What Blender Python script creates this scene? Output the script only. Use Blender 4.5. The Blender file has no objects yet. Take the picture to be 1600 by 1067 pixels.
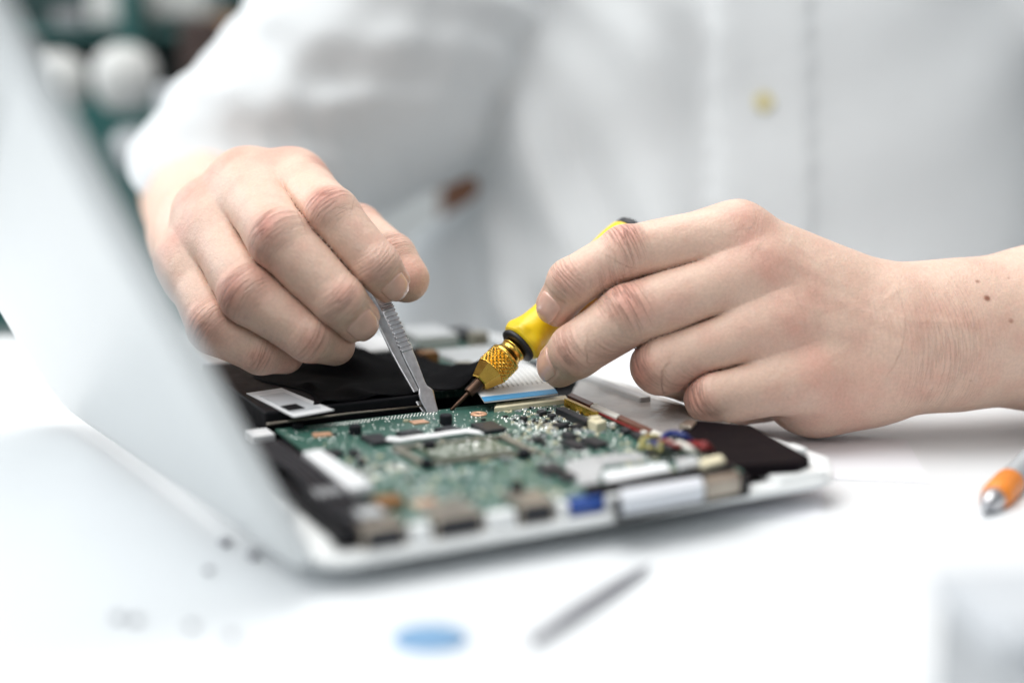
import bpy, bmesh, math, random
import numpy as np
from mathutils import Matrix, Vector
random.seed(7); rng = np.random.default_rng(11)
sc = bpy.context.scene
COL = sc.collection

# ------------------------------------------------------------------ camera, world, lights
S = 0.0013                       # metres per working unit
F = 2115.0; PIT = math.radians(10.8); CH = 105.0
def ray(px, py):
    c = ((px - 800) / F, (533.5 - py) / F)
    return np.array([c[0], math.cos(PIT) + math.sin(PIT) * c[1], -math.sin(PIT) + math.cos(PIT) * c[1]])
def P(px, py, d): return ray(px, py) * d + np.array([0, 0, CH])
def onz(px, py, z):
    r = ray(px, py); return r * ((z - CH) / r[2]) + np.array([0, 0, CH])
cam = bpy.data.cameras.new('camera'); camo = bpy.data.objects.new('camera', cam); COL.objects.link(camo)
camo.location = (0, 0, CH * S); camo.rotation_euler = (math.pi / 2 - PIT, 0, 0)
cam.sensor_width = 36; cam.lens = 36 * F / 1600; cam.clip_start = 0.01; cam.clip_end = 60
cam.dof.use_dof = True; cam.dof.focus_distance = 393 * S; cam.dof.aperture_fstop = 2.35; cam.dof.aperture_blades = 0
sc.camera = camo
world = bpy.data.worlds.new('World'); sc.world = world; world.use_nodes = True
bg = world.node_tree.nodes['Background']; bg.inputs[0].default_value = (0.90, 0.96, 1.0, 1); bg.inputs[1].default_value = 0.31
def area(name, loc, target, size, power, col):
    l = bpy.data.lights.new(name, 'AREA'); l.shape = 'RECTANGLE'; l.size, l.size_y = size; l.energy = power; l.color = col
    o = bpy.data.objects.new(name, l); COL.objects.link(o); o.location = loc
    o.rotation_euler = (Vector(target) - Vector(loc)).to_track_quat('-Z', 'Y').to_euler(); return o
area('ceiling_softbox', (-0.22, 0.70, 1.40), (0.0, 0.45, 0), (1.9, 1.1), 25, (1.0, 0.985, 0.96))
area('front_ceiling_panel', (-0.55, -0.3, 1.2), (-0.05, 0.42, 0), (1.9, 1.1), 10, (1.0, 0.99, 0.97))
area('window_light', (-1.6, 0.95, 0.85), (0, 0.55, 0.1), (1.2, 1.3), 22, (0.95, 0.98, 1.0))
vs = sc.view_settings; vs.view_transform = 'Standard'; vs.look = 'None'; vs.exposure = 0.14; vs.gamma = 1.0; vs.use_curve_mapping = False
sc.cycles.use_denoising = True; sc.cycles.max_bounces = 8

# ------------------------------------------------------------------ materials
def mat(name, color, rough=0.5, metal=0.0, spec=0.5, coat=0.0, sss=0.0, noise=None, bump=None, sheen=0.0):
    m = bpy.data.materials.new(name); m.use_nodes = True; nt = m.node_tree; b = nt.nodes['Principled BSDF']
    b.inputs['Base Color'].default_value = (*color, 1); b.inputs['Roughness'].default_value = rough; b.inputs['Metallic'].default_value = metal
    b.inputs['Specular IOR Level'].default_value = spec; b.inputs['Coat Weight'].default_value = coat
    b.inputs['Sheen Weight'].default_value = sheen
    if sss: b.inputs['Subsurface Weight'].default_value = sss
    tc = None
    if noise or bump: tc = nt.nodes.new('ShaderNodeTexCoord')
    if noise:   # (scale, amount)
        n = nt.nodes.new('ShaderNodeTexNoise'); n.inputs['Scale'].default_value = noise[0]; n.inputs['Detail'].default_value = 5
        nt.links.new(tc.outputs['Object'], n.inputs['Vector'])
        r = nt.nodes.new('ShaderNodeMapRange'); r.inputs['To Min'].default_value = 1 - noise[1]; r.inputs['To Max'].default_value = 1 + noise[1]
        r.inputs['From Min'].default_value = 0.3; r.inputs['From Max'].default_value = 0.7
        nt.links.new(n.outputs['Fac'], r.inputs['Value'])
        x = nt.nodes.new('ShaderNodeVectorMath'); x.operation = 'SCALE'; x.inputs[0].default_value = color
        nt.links.new(r.outputs[0], x.inputs['Scale']); nt.links.new(x.outputs[0], b.inputs['Base Color'])
        r2 = nt.nodes.new('ShaderNodeMapRange'); r2.inputs['To Min'].default_value = max(rough - noise[1] * .5, 0.05); r2.inputs['To Max'].default_value = min(1, rough + noise[1] * .5)
        nt.links.new(n.outputs['Fac'], r2.inputs['Value']); nt.links.new(r2.outputs[0], b.inputs['Roughness'])
    if bump:    # (scale, distance)
        n = nt.nodes.new('ShaderNodeTexNoise'); n.inputs['Scale'].default_value = bump[0]; n.inputs['Detail'].default_value = 4
        nt.links.new(tc.outputs['Object'], n.inputs['Vector'])
        bp = nt.nodes.new('ShaderNodeBump'); bp.inputs['Distance'].default_value = bump[1]; bp.inputs['Strength'].default_value = 1
        nt.links.new(n.outputs['Fac'], bp.inputs['Height']); nt.links.new(bp.outputs[0], b.inputs['Normal'])
    return m
M = dict(
    table=mat('table_laminate', (0.75, 0.775, 0.795), 0.4, noise=(9, .02), spec=.4),
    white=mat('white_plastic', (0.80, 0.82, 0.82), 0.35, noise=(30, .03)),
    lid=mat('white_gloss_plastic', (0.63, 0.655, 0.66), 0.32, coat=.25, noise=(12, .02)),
    black=mat('black_plastic', (0.006, 0.006, 0.008), 0.5, spec=.14, noise=(160, .35), bump=(900, .00006)),
    matt=mat('matt_black_plastic', (0.005, 0.003, 0.0045), 0.65, spec=.07, noise=(160, .2)), film=mat('black_film', (0.002, 0.002, 0.003), 0.7, spec=.06, bump=(60, .0007)),
    chip=mat('chip_epoxy', (0.016, 0.017, 0.022), 0.45, noise=(500, .25)),
    foam=mat('black_foam', (0.008, 0.009, 0.014), 0.85, bump=(1800, .0002)),
    steel=mat('steel', (0.66, 0.66, 0.68), 0.36, 1.0, noise=(400, .15), bump=(2500, .00002)),
    plate=mat('aluminium_foil', (0.50, 0.49, 0.48), 0.36, 0.6, noise=(90, .2), bump=(120, .0012)),
    tin=mat('tin_shield', (0.56, 0.585, 0.60), 0.38, 0.35, noise=(60, .08)),
    usb=mat('port_shell', (0.36, 0.32, 0.27), 0.32, 0.8, noise=(80, .2)),
    solder=mat('solder', (0.86, 0.87, 0.85), 0.18, 1.0),
    gold=mat('gold_brass', (0.80, 0.50, 0.10), 0.20, 1.0, noise=(300, .08)),
    shaft=mat('bronze_dark_steel', (0.085, 0.05, 0.034), 0.3, 0.85, noise=(300, .3)),
    yellow=mat('yellow_rubber', (0.84, 0.60, 0.012), 0.36, spec=.5, noise=(120, .08), bump=(500, .00012)),
    rubber=mat('black_rubber', (0.012, 0.013, 0.018), 0.5),
    cream=mat('cream_plastic', (0.76, 0.70, 0.50), 0.4, noise=(150, .1)),
    tape=mat('white_tape', (0.74, 0.75, 0.76), 0.55, bump=(300, .0006), noise=(200, .12)),
    paper=mat('label_paper', (0.76, 0.78, 0.80), 0.5, noise=(120, .05)),
    copper=mat('copper_pad', (0.72, 0.42, 0.27), 0.4, .35, noise=(300, .1)),
    beige=mat('beige_frame', (0.24, 0.23, 0.19), 0.45, .2, noise=(120, .2)),
    brown=mat('brown_strip', (0.13, 0.05, 0.03), 0.35, noise=(150, .4)),
    blue=mat('blue_plastic', (0.02, 0.08, 0.36), 0.35),
    ffc=mat('blue_cable_end', (0.06, 0.30, 0.58), 0.4),
    proc=mat('processor_substrate', (0.085, 0.115, 0.075), 0.4, noise=(300, .35)), red=mat('red_wire', (0.22, 0.015, 0.015), 0.4), wblue=mat('blue_wire', (0.012, 0.03, 0.16), 0.4), wyel=mat('yellow_wire', (0.40, 0.36, 0.12), 0.4),
    wblack=mat('black_wire', (0.015, 0.015, 0.02), 0.4), wwhite=mat('white_wire', (0.75, 0.74, 0.68), 0.4),
    pick=mat('blue_celluloid', (0.16, 0.31, 0.50), 0.35, noise=(60, .05)),
    grey=mat('grey_plastic', (0.36, 0.375, 0.39), 0.4, noise=(20, .06)),
    ltgrey2=mat('pale_grey_plastic', (0.66, 0.69, 0.74), 0.35, noise=(20, .05)), ltgrey=mat('light_grey_plastic', (0.50, 0.525, 0.555), 0.35, noise=(20, .05)),
    darksteel=mat('dark_steel', (0.30, 0.30, 0.33), 0.4, .6),
    orange=mat('orange_rubber', (0.85, 0.26, 0.03), 0.42),
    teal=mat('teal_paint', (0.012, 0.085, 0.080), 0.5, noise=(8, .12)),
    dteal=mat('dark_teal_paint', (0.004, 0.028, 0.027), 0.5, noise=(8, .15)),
    wood=mat('brown_wood', (0.24, 0.11, 0.03), 0.5, noise=(14, .3)), umber=mat('umber_leather', (0.035, 0.018, 0.014), 0.5, noise=(14, .3)),
    wall=mat('wall_paint', (0.62, 0.64, 0.64), 0.8, noise=(3, .04)), boxw=mat('white_carton', (0.52, 0.53, 0.52), 0.6, noise=(10, .04)),
    boxg=mat('grey_carton', (0.22, 0.22, 0.23), 0.6, noise=(10, .06)), sheet=mat('paper_sheet', (0.80, 0.81, 0.85), 0.6),
    belt=mat('belt_leather', (0.12, 0.05, 0.025), 0.5, noise=(40, .2)),
    button=mat('shirt_button', (0.60, 0.55, 0.33), 0.3),
)
def cloth_mat():
    m = mat('white_cotton', (0.60, 0.625, 0.64), 0.8, sheen=.15, noise=(14, .02), bump=(25, .0012)); return m
M['shirt'] = cloth_mat()
def pcb_mat():
    m = bpy.data.materials.new('green_circuit_board'); m.use_nodes = True; nt = m.node_tree; b = nt.nodes['Principled BSDF']; N = nt.nodes.new; L = nt.links.new
    tc = N('ShaderNodeTexCoord')
    br = N('ShaderNodeTexBrick'); br.inputs['Scale'].default_value = 260; br.inputs['Mortar Size'].default_value = .03; br.offset = .37; br.squash = 1.6; br.squash_frequency = 3
    br.inputs['Brick Width'].default_value = 1.9; br.inputs['Row Height'].default_value = .23
    br.inputs['Color1'].default_value = (.022, .088, .066, 1); br.inputs['Color2'].default_value = (.032, .112, .088, 1); br.inputs['Mortar'].default_value = (.075, .18, .145, 1)
    L(tc.outputs['Object'], br.inputs['Vector'])
    n = N('ShaderNodeTexNoise'); n.inputs['Scale'].default_value = 55; n.inputs['Detail'].default_value = 4; L(tc.outputs['Object'], n.inputs['Vector'])
    vo = N('ShaderNodeTexVoronoi'); vo.inputs['Scale'].default_value = 420; L(tc.outputs['Object'], vo.inputs['Vector'])
    lt = N('ShaderNodeMath'); lt.operation = 'LESS_THAN'; lt.inputs[1].default_value = .17; L(vo.outputs['Distance'], lt.inputs[0])
    r = N('ShaderNodeMapRange'); r.inputs['From Min'].default_value = .46; r.inputs['From Max'].default_value = .56; L(n.outputs['Fac'], r.inputs['Value'])
    mu = N('ShaderNodeMath'); mu.operation = 'MULTIPLY'; L(lt.outputs[0], mu.inputs[0]); L(r.outputs[0], mu.inputs[1])
    mx = N('ShaderNodeMix'); mx.data_type = 'RGBA'; L(mu.outputs[0], mx.inputs['Factor']); L(br.outputs['Color'], mx.inputs['A']); mx.inputs['B'].default_value = (.55, .58, .50, 1)
    L(mx.outputs['Result'], b.inputs['Base Color']); b.inputs['Roughness'].default_value = .38; b.inputs['Coat Weight'].default_value = .3; b.inputs['Coat Roughness'].default_value = .3
    return m
M['pcb'] = pcb_mat()
def skin_mat():
    m = bpy.data.materials.new('skin'); m.use_nodes = True; nt = m.node_tree; b = nt.nodes['Principled BSDF']; N = nt.nodes.new; L = nt.links.new
    def at(n): a = N('ShaderNodeAttribute'); a.attribute_name = n; return a
    fc, wr, red, mole = at('fc'), at('wr'), at('red'), at('mole')
    tc = N('ShaderNodeTexCoord')
    n1 = N('ShaderNodeTexNoise'); n1.inputs['Scale'].default_value = 95; n1.inputs['Detail'].default_value = 2.5; L(tc.outputs['Object'], n1.inputs['Vector'])
    n1r = N('ShaderNodeMapRange'); n1r.inputs['From Min'].default_value = .3; n1r.inputs['From Max'].default_value = .72; n1r.inputs['To Min'].default_value = -.16; n1r.inputs['To Max'].default_value = .24; L(n1.outputs['Fac'], n1r.inputs['Value'])
    ad = N('ShaderNodeMath'); ad.operation = 'ADD'; ad.use_clamp = True; L(red.outputs['Fac'], ad.inputs[0]); L(n1r.outputs[0], ad.inputs[1])
    mx = N('ShaderNodeMix'); mx.data_type = 'RGBA'; L(ad.outputs[0], mx.inputs['Factor']); mx.inputs['A'].default_value = (.70, .492, .39, 1); mx.inputs['B'].default_value = (.62, .27, .21, 1)
    n2 = N('ShaderNodeTexNoise'); n2.inputs['Scale'].default_value = 900; n2.inputs['Detail'].default_value = 3; L(tc.outputs['Object'], n2.inputs['Vector'])
    n2r = N('ShaderNodeMapRange'); n2r.inputs['From Min'].default_value = .3; n2r.inputs['From Max'].default_value = .7; n2r.inputs['To Min'].default_value = .94; n2r.inputs['To Max'].default_value = 1.05; L(n2.outputs['Fac'], n2r.inputs['Value'])
    sc1 = N('ShaderNodeVectorMath'); sc1.operation = 'SCALE'; L(mx.outputs['Result'], sc1.inputs[0]); L(n2r.outputs[0], sc1.inputs['Scale'])
    mm = N('ShaderNodeMix'); mm.data_type = 'RGBA'; L(mole.outputs['Fac'], mm.inputs['Factor']); L(sc1.outputs[0], mm.inputs['A']); mm.inputs['B'].default_value = (.22, .07, .035, 1)
    # fine creases across the joints: noise stretched along the crease direction
    mp = N('ShaderNodeMapping'); mp.inputs['Scale'].default_value = (.80, .045, 3.7); L(fc.outputs['Vector'], mp.inputs['Vector'])
    n3 = N('ShaderNodeTexNoise'); n3.inputs['Scale'].default_value = 1.0; n3.inputs['Detail'].default_value = 2.5; n3.inputs['Roughness'].default_value = .6; n3.inputs['Distortion'].default_value = .25; L(mp.outputs[0], n3.inputs['Vector'])
    rr = N('ShaderNodeMath'); rr.operation = 'SUBTRACT'; L(n3.outputs['Fac'], rr.inputs[0]); rr.inputs[1].default_value = .5
    ab = N('ShaderNodeMath'); ab.operation = 'ABSOLUTE'; L(rr.outputs[0], ab.inputs[0])
    rg = N('ShaderNodeMapRange'); rg.inputs['From Min'].default_value = 0; rg.inputs['From Max'].default_value = .05; L(ab.outputs[0], rg.inputs['Value'])   # 0 in a crease line
    iv = N('ShaderNodeMath'); iv.operation = 'SUBTRACT'; iv.inputs[0].default_value = 1; L(rg.outputs[0], iv.inputs[1])
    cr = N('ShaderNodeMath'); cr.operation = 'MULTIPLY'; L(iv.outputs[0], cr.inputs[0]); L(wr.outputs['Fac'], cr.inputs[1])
    v = N('ShaderNodeTexVoronoi'); v.inputs['Scale'].default_value = 1150; v.feature = 'F1'; L(tc.outputs['Object'], v.inputs['Vector'])
    p2 = N('ShaderNodeMath'); p2.operation = 'MULTIPLY'; L(v.outputs['Distance'], p2.inputs[0]); p2.inputs[1].default_value = -.17
    hs = N('ShaderNodeMath'); hs.operation = 'SUBTRACT'; L(p2.outputs[0], hs.inputs[0]); L(cr.outputs[0], hs.inputs[1])
    n4 = N('ShaderNodeTexNoise'); n4.inputs['Scale'].default_value = 260; n4.inputs['Detail'].default_value = 4; L(tc.outputs['Object'], n4.inputs['Vector'])
    h2 = N('ShaderNodeMath'); h2.operation = 'MULTIPLY_ADD'; L(n4.outputs['Fac'], h2.inputs[0]); h2.inputs[1].default_value = .6; L(hs.outputs[0], h2.inputs[2])
    bp = N('ShaderNodeBump'); bp.inputs['Distance'].default_value = .0005; bp.inputs['Strength'].default_value = .9; L(h2.outputs[0], bp.inputs['Height']); L(bp.outputs[0], b.inputs['Normal'])
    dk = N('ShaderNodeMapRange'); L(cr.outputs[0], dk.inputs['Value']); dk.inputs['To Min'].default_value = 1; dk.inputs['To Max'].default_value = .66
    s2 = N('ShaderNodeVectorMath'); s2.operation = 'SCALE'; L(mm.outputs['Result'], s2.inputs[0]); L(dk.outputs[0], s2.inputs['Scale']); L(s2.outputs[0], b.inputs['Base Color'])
    b.inputs['Roughness'].default_value = .46; b.inputs['Specular IOR Level'].default_value = .42
    b.inputs['Subsurface Weight'].default_value = .22; b.inputs['Subsurface Radius'].default_value = (1, .36, .2); b.inputs['Subsurface Scale'].default_value = .0024
    return m
M['skin'] = skin_mat()
M['nail'] = mat('nail', (.76, .475, .39), 0.18, spec=.55, coat=.5, sss=.2, noise=(260, .06)); M['nail'].node_tree.nodes['Principled BSDF'].inputs['Subsurface Scale'].default_value = .002
M['nail'].node_tree.nodes['Principled BSDF'].inputs['Subsurface Radius'].default_value = (1, .4, .25)

# ------------------------------------------------------------------ helpers
PM = {}
def thing(name, label, cat, loc=(0, 0, 0), rotz=0, group=None):
    o = bpy.data.objects.new(name, None); COL.objects.link(o); o.empty_display_size = .02
    o.location = Vector(loc) * S; o.rotation_euler = (0, 0, rotz); o['label'] = label; o['category'] = cat
    if group: o['group'] = group
    PM[o] = Matrix.Translation(o.location) @ Matrix.Rotation(rotz, 4, 'Z'); return o
def tag(o, label, cat, group=None):
    o['label'] = label; o['category'] = cat
    if group: o['group'] = group
    return o
def link(name, me, m, parent=None):
    o = bpy.data.objects.new(name, me); COL.objects.link(o)
    if m and not me.materials: me.materials.append(M[m])
    PM[o] = Matrix.Identity(4)
    if parent:
        o.parent = parent; q = parent; X = Matrix.Identity(4)
        while q: 
            if q.type == 'EMPTY': X = PM[q]
            q = q.parent
        if parent.type == 'EMPTY': o.matrix_parent_inverse = X.inverted()
    return o
def raw(name, V, Fc, m, parent=None, smooth=False):
    me = bpy.data.meshes.new(name); me.from_pydata((np.asarray(V) * S).tolist(), [], Fc if isinstance(Fc, list) else Fc.tolist()); me.update()
    if smooth: me.polygons.foreach_set('use_smooth', [True] * len(me.polygons))
    return link(name, me, m, parent)
class MB:
    def __init__(s): s.bm = bmesh.new()
    def prism(s, poly, z0, z1, bev=0.0, seg=2):
        """poly: list of world xy (units); z0/z1 numbers or per-corner lists"""
        n = len(poly); a = z0 if hasattr(z0, '__len__') else [z0] * n; b = z1 if hasattr(z1, '__len__') else [z1] * n
        ar = sum(poly[i][0] * poly[(i + 1) % n][1] - poly[(i + 1) % n][0] * poly[i][1] for i in range(n))
        if ar < 0: poly = poly[::-1]; a = a[::-1]; b = b[::-1]
        lo = [s.bm.verts.new((p[0] * S, p[1] * S, z * S)) for p, z in zip(poly, a)]; hi = [s.bm.verts.new((p[0] * S, p[1] * S, z * S)) for p, z in zip(poly, b)]
        fs = [s.bm.faces.new(lo[::-1]), s.bm.faces.new(hi)]
        for i in range(n): fs.append(s.bm.faces.new((lo[i], lo[(i + 1) % n], hi[(i + 1) % n], hi[i])))
        if bev:
            es = list({e for f in fs for e in f.edges}); bmesh.ops.bevel(s.bm, geom=es, offset=bev * S, segments=seg, affect='EDGES', profile=.5)
        return s
    def box(s, u0, u1, v0, v1, z0, z1, bev=0.25, seg=2): return s.prism([W(u0, v0), W(u1, v0), W(u1, v1), W(u0, v1)], z0, z1, bev, seg)
    def cyl(s, c, r, z0, z1, n=24, bev=.2): return s.prism([(c[0] + r * math.cos(i * 2 * math.pi / n), c[1] + r * math.sin(i * 2 * math.pi / n)) for i in range(n)], z0, z1, bev, 1)
    def tube(s, pts, r, n=8):
        V, Fc = tube(pts, r, n); vs_ = [s.bm.verts.new(Vector(v) * S) for v in V]
        for f in Fc:
            fa = s.bm.faces.new([vs_[i] for i in f]); fa.smooth = True
        return s
    def build(s, name, m, parent=None, label=None):
        me = bpy.data.meshes.new(name); s.bm.normal_update(); s.bm.to_mesh(me); s.bm.free(); o = link(name, me, m, parent)
        if label: o['label'] = label
        return o
def frame(t):
    t = t / np.linalg.norm(t); a = np.array([0, 0, 1.]) if abs(t[2]) < .9 else np.array([1., 0, 0]); b = np.cross(t, a); b /= np.linalg.norm(b); return t, b, np.cross(b, t)
def spline(pts, n):
    pts = np.array(pts, float); k = len(pts); out = []
    q = np.vstack([2 * pts[0] - pts[1], pts, 2 * pts[-1] - pts[-2]])
    for i in np.linspace(0, k - 1, n):
        j = min(int(i), k - 2); t = i - j; a, b, c, d = q[j:j + 4]
        out.append(.5 * (2 * b + (c - a) * t + (2 * a - 5 * b + 4 * c - d) * t * t + (3 * b - a - 3 * c + d) * t ** 3))
    return np.array(out)
def tube(pts, r, n=8):
    pts = np.array(pts, float); rs = r if hasattr(r, '__len__') else [r] * len(pts); V = []; Fc = []
    for i, p in enumerate(pts):
        t = pts[min(i + 1, len(pts) - 1)] - pts[max(i - 1, 0)]; t, b, c = frame(t)
        for k in range(n): a = 2 * math.pi * k / n; V.append(p + rs[i] * (math.cos(a) * b + math.sin(a) * c))
    for i in range(len(pts) - 1):
        for k in range(n): Fc.append([i * n + k, i * n + (k + 1) % n, (i + 1) * n + (k + 1) % n, (i + 1) * n + k][::-1])
    Fc.append(list(range(n))); Fc.append([(len(pts) - 1) * n + k for k in range(n)][::-1]); return V, Fc
def lathe(prof, A, ax, n=48, fn=None):
    """prof: (s, r) along ax from A"""
    t, b, c = frame(ax); V = []; Fc = []
    for i, (s_, r) in enumerate(prof):
        for k in range(n):
            a = 2 * math.pi * k / n; rr = r if fn is None else fn(s_, r, a); V.append(A + t * s_ + rr * (math.cos(a) * b + math.sin(a) * c))
    for i in range(len(prof) - 1):
        for k in range(n): Fc.append([i * n + k, i * n + (k + 1) % n, (i + 1) * n + (k + 1) % n, (i + 1) * n + k][::-1])
    Fc.append(list(range(n))); Fc.append([(len(prof) - 1) * n + k for k in range(n)][::-1]); return V, Fc
PSI = math.radians(27); AX = np.array([-46., 283.]); EU = np.array([math.cos(PSI), math.sin(PSI)]); EV = np.array([-math.sin(PSI), math.cos(PSI)])
def W(u, v): q = AX + u * EU + v * EV; return (q[0], q[1])
def UV(px, py, z): p = onz(px, py, z)[:2] - AX; return p @ EU, p @ EV
def QZ(pts, z): return [tuple(onz(x, y, z)[:2]) for x, y in pts]

# ------------------------------------------------------------------ setting: table, wall
o = MB().prism([(-900, 20), (900, 20), (900, 562), (-900, 562)], -20, 0, 1.2).build('table', 'table'); o['kind'] = 'structure'
o = MB().prism([(-2600, 2300), (2600, 2300), (2600, 2360), (-2600, 2360)], -600, 1600).build('wall', 'wall'); o['kind'] = 'structure'
o = MB().prism([(-2600, -300), (2600, -300), (2600, 2300), (-2600, 2300)], -620, -600).build('floor', 'wall'); o['kind'] = 'structure'

# ------------------------------------------------------------------ laptop
lap = thing('laptop', 'opened white laptop without keyboard, green circuit board exposed under the two hands', 'laptop', (*W(66, 80), 0), PSI)
def rrect(u0, u1, v0, v1, r, n=6):
    out = []
    for cu, cv, a0 in ((u1 - r, v0 + r, -90), (u1 - r, v1 - r, 0), (u0 + r, v1 - r, 90), (u0 + r, v0 + r, 180)):
        for i in range(n + 1):
            a = math.radians(a0 + 90 * i / n); out.append(W(cu + r * math.cos(a), cv + r * math.sin(a)))
    return out
U0, U1, V0, V1 = -5, 140, -18, 200
loops = []
for ins, z in ((12, 3.2), (7, 4.0), (3.4, 5.2), (1.2, 6.6), (.3, 7.7), (0, 8.4), (.25, 9.2), (.8, 9.8), (1.4, 10)):
    loops.append([(x, y, z) for x, y in rrect(U0 + ins, U1 - ins, V0 + ins, V1 - ins, max(12 - ins, 2.5))])
loops.append([(x, y, 10) for x, y in rrect(U0 + 8, U1 - 6.5, V0 + 5, V1 - 9, 3)])
loops.append([(x, y, 9.7) for x, y in rrect(U0 + 8.4, U1 - 6.9, V0 + 5.4, V1 - 9.4, 3)])
loops.append([(x, y, 8) for x, y in rrect(U0 + 8.6, U1 - 7.1, V0 + 5.6, V1 - 9.6, 3)])
def dip(p):      # the rim is lower along the port side
    v = (np.array(p[:2]) - AX) @ EV; return (p[0], p[1], p[2] * (1 - .22 * min(1, max(0, (V0 + 9 - v) / 3))))
nl = len(loops[0]); V = [dip(p) for l in loops for p in l]; Fc = []
for i in range(len(loops) - 1):
    for k in range(nl): Fc.append([i * nl + k, i * nl + (k + 1) % nl, (i + 1) * nl + (k + 1) % nl, (i + 1) * nl + k])
Fc.append(list(range(nl))[::-1]); Fc.append([(len(loops) - 1) * nl + k for k in range(nl)])
case = raw('case', V, Fc, 'white', lap, True)
for u0, u1 in ((19, 24), (37.4, 44.6), (55.2, 58), (67.8, 72)): MB().box(u0, u1, -16.6, -8, 6.5, 11.8, .8).build('rim_post', 'white', lap)
MB().box(117, 133, -16.4, -8, 6.5, 9.2, .8).build('rim_post', 'white', lap)
for v in (0, 21): MB().box(132.5, 137, v - 3, v + 3, 9.8, 11.4, .6).build('rim_post', 'white', lap)
MB().box(4, 133.4, -9, 189, 8.1, 8.6, 0).build('tray_floor', 'black', lap)
# lid: leans away from the base, outer face towards the camera
hd = np.array([*(np.array(W(-24, 166)) - np.array(W(-3, -18))), 0]); hl = np.linalg.norm(hd); hd /= hl
pd = np.array([-hd[1], hd[0], 0]); th = math.radians(26); up = np.array([0, 0, 1]) * math.cos(th) + pd * math.sin(th); nr = np.cross(hd, up)
L0 = np.array([*W(-3, -18), 5.8])
def lidloop(ins, off, r=20):
    pts = []
    for cs, ct, a0, rr in ((hl - r, r, -90, r), (hl - r, 185 - r, 0, r), (9, 176, 90, 9), (6, 6, 180, 6)):
        for i in range(9):
            a = math.radians(a0 + 90 * i / 8); q = rr - ins; pts.append(L0 + hd * (cs + q * math.cos(a)) + up * (ct + q * math.sin(a)) + nr * off)
    return pts
ls = [lidloop(6, -3.2), lidloop(2.2, -2.8), lidloop(.7, -1.6), lidloop(0, 0), lidloop(0, 1.0), lidloop(.6, 1.7), lidloop(2.0, 1.9)]
if np.dot(nr, [0, 1, 0]) < 0 and False: pass
nl = len(ls[0]); V = [p for l in ls for p in l]; Fc = []
for i in range(len(ls) - 1):
    for k in range(nl): Fc.append([i * nl + k, i * nl + (k + 1) % nl, (i + 1) * nl + (k + 1) % nl, (i + 1) * nl + k])
Fc.append(list(range(nl))[::-1]); Fc.append([(len(ls) - 1) * nl + k for k in range(nl)])
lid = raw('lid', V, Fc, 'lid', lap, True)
q = [L0 + hd * a + up * t + nr * 2.3 for a, t in ((10, 12), (hl - 10, 12), (hl - 10, 170), (10, 170))]
raw('screen', [*q, *[p + nr * .4 for p in q]], [[0, 1, 2, 3], [7, 6, 5, 4], [0, 4, 5, 1], [1, 5, 6, 2], [2, 6, 7, 3], [3, 7, 4, 0]], 'black', lid)
for v in (2, 120):
    b = MB(); b.tube([(*W(-3.5, v), 12), (*W(-3.5, v + 14), 12)], 3.2, 16); b.build('hinge', 'white', lap)

# circuit board
pcb = MB().box(18, 108, -14, 77, 11, 12, .15).build('circuit_board', 'pcb', lap)
def chip(pts, h=1.4, m='chip', name='chip', z=12.0, bev=.15, parent=None):
    return MB().prism(QZ(pts, z + h), z + .0, z + h, bev).build(name, m, parent or pcb)
CH_ = [[(562, 680), (594, 676), (610, 687), (584, 691)], [(618, 674), (650, 669), (663, 674), (629, 678)], [(678, 668), (702, 664), (721, 668), (697, 673)],
       [(735, 661), (769, 657), (792, 668), (758, 673)], [(862, 661), (878, 659), (889, 662), (874, 665)], [(891, 663), (902, 661), (909, 664), (897, 667)],
       [(876, 677), (890, 674), (903, 679), (889, 682)], [(874, 687), (895, 685), (919, 695), (900, 699)], [(906, 684), (929, 681), (952, 691), (932, 695)], [(831, 682), (844, 680), (850, 684), (838, 687)],
       [(968, 668), (978, 666), (987, 671), (976, 674)], [(984, 675), (996, 673), (1010, 680), (998, 684)],
       [(838, 726), (868, 722), (884, 732), (852, 738)], [(868, 738), (888, 735), (903, 742), (884, 749)], [(498, 703), (528, 700), (538, 706), (506, 711)], [(543, 702), (556, 700), (563, 706), (550, 709)],
       [(556, 716), (566, 714), (572, 720), (560, 722)], [(812, 650), (820, 649), (825, 651), (817, 653)], [(838, 641), (848, 639), (855, 642), (844, 645)], [(855, 646), (864, 645), (870, 648), (860, 650)], [(590, 778), (612, 774), (622, 782), (598, 787)]]
for c in CH_: chip(c, 1.2)
for c, z in (([(639, 657), (662, 655), (671, 659), (647, 662)], 12), ([(487, 676), (515, 674), (520, 679), (491, 682)], 12), ([(640, 783), (675, 779), (690, 788), (652, 793)], 12)): chip(c, .35, 'copper', 'copper_pad', bev=0)
# copper ring
c = onz(748, 647, 12.2); V, Fc = [], []
for i in range(28):
    a = 2 * math.pi * i / 28; V += [c + np.array([math.cos(a) * r, math.sin(a) * r, z]) for r, z in ((1.0, .1), (1.2, .35), (2.2, .35), (2.4, 0))]
for i in range(28):
    for k in range(3): Fc.append([i * 4 + k, i * 4 + k + 1, (i + 1) % 28 * 4 + k + 1, (i + 1) % 28 * 4 + k])
raw('screw_hole', V, Fc, 'copper', pcb, True)
for px, py, r, h in ((555, 678, 1.75, 2.6), (697, 663, 1.8, 2.9), (671, 703, 1.6, 2.3), (667, 731, 1.5, 2.3), (819, 716, 1.6, 2.3), (808, 768, 1.5, 2.3), (466, 669, 1.6, 1.2)):
    q = onz(px, py, 12); MB().cyl(q[:2], r, 12.0, 12 + h, 28, .3).build('foam_pad', 'foam', pcb)
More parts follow.
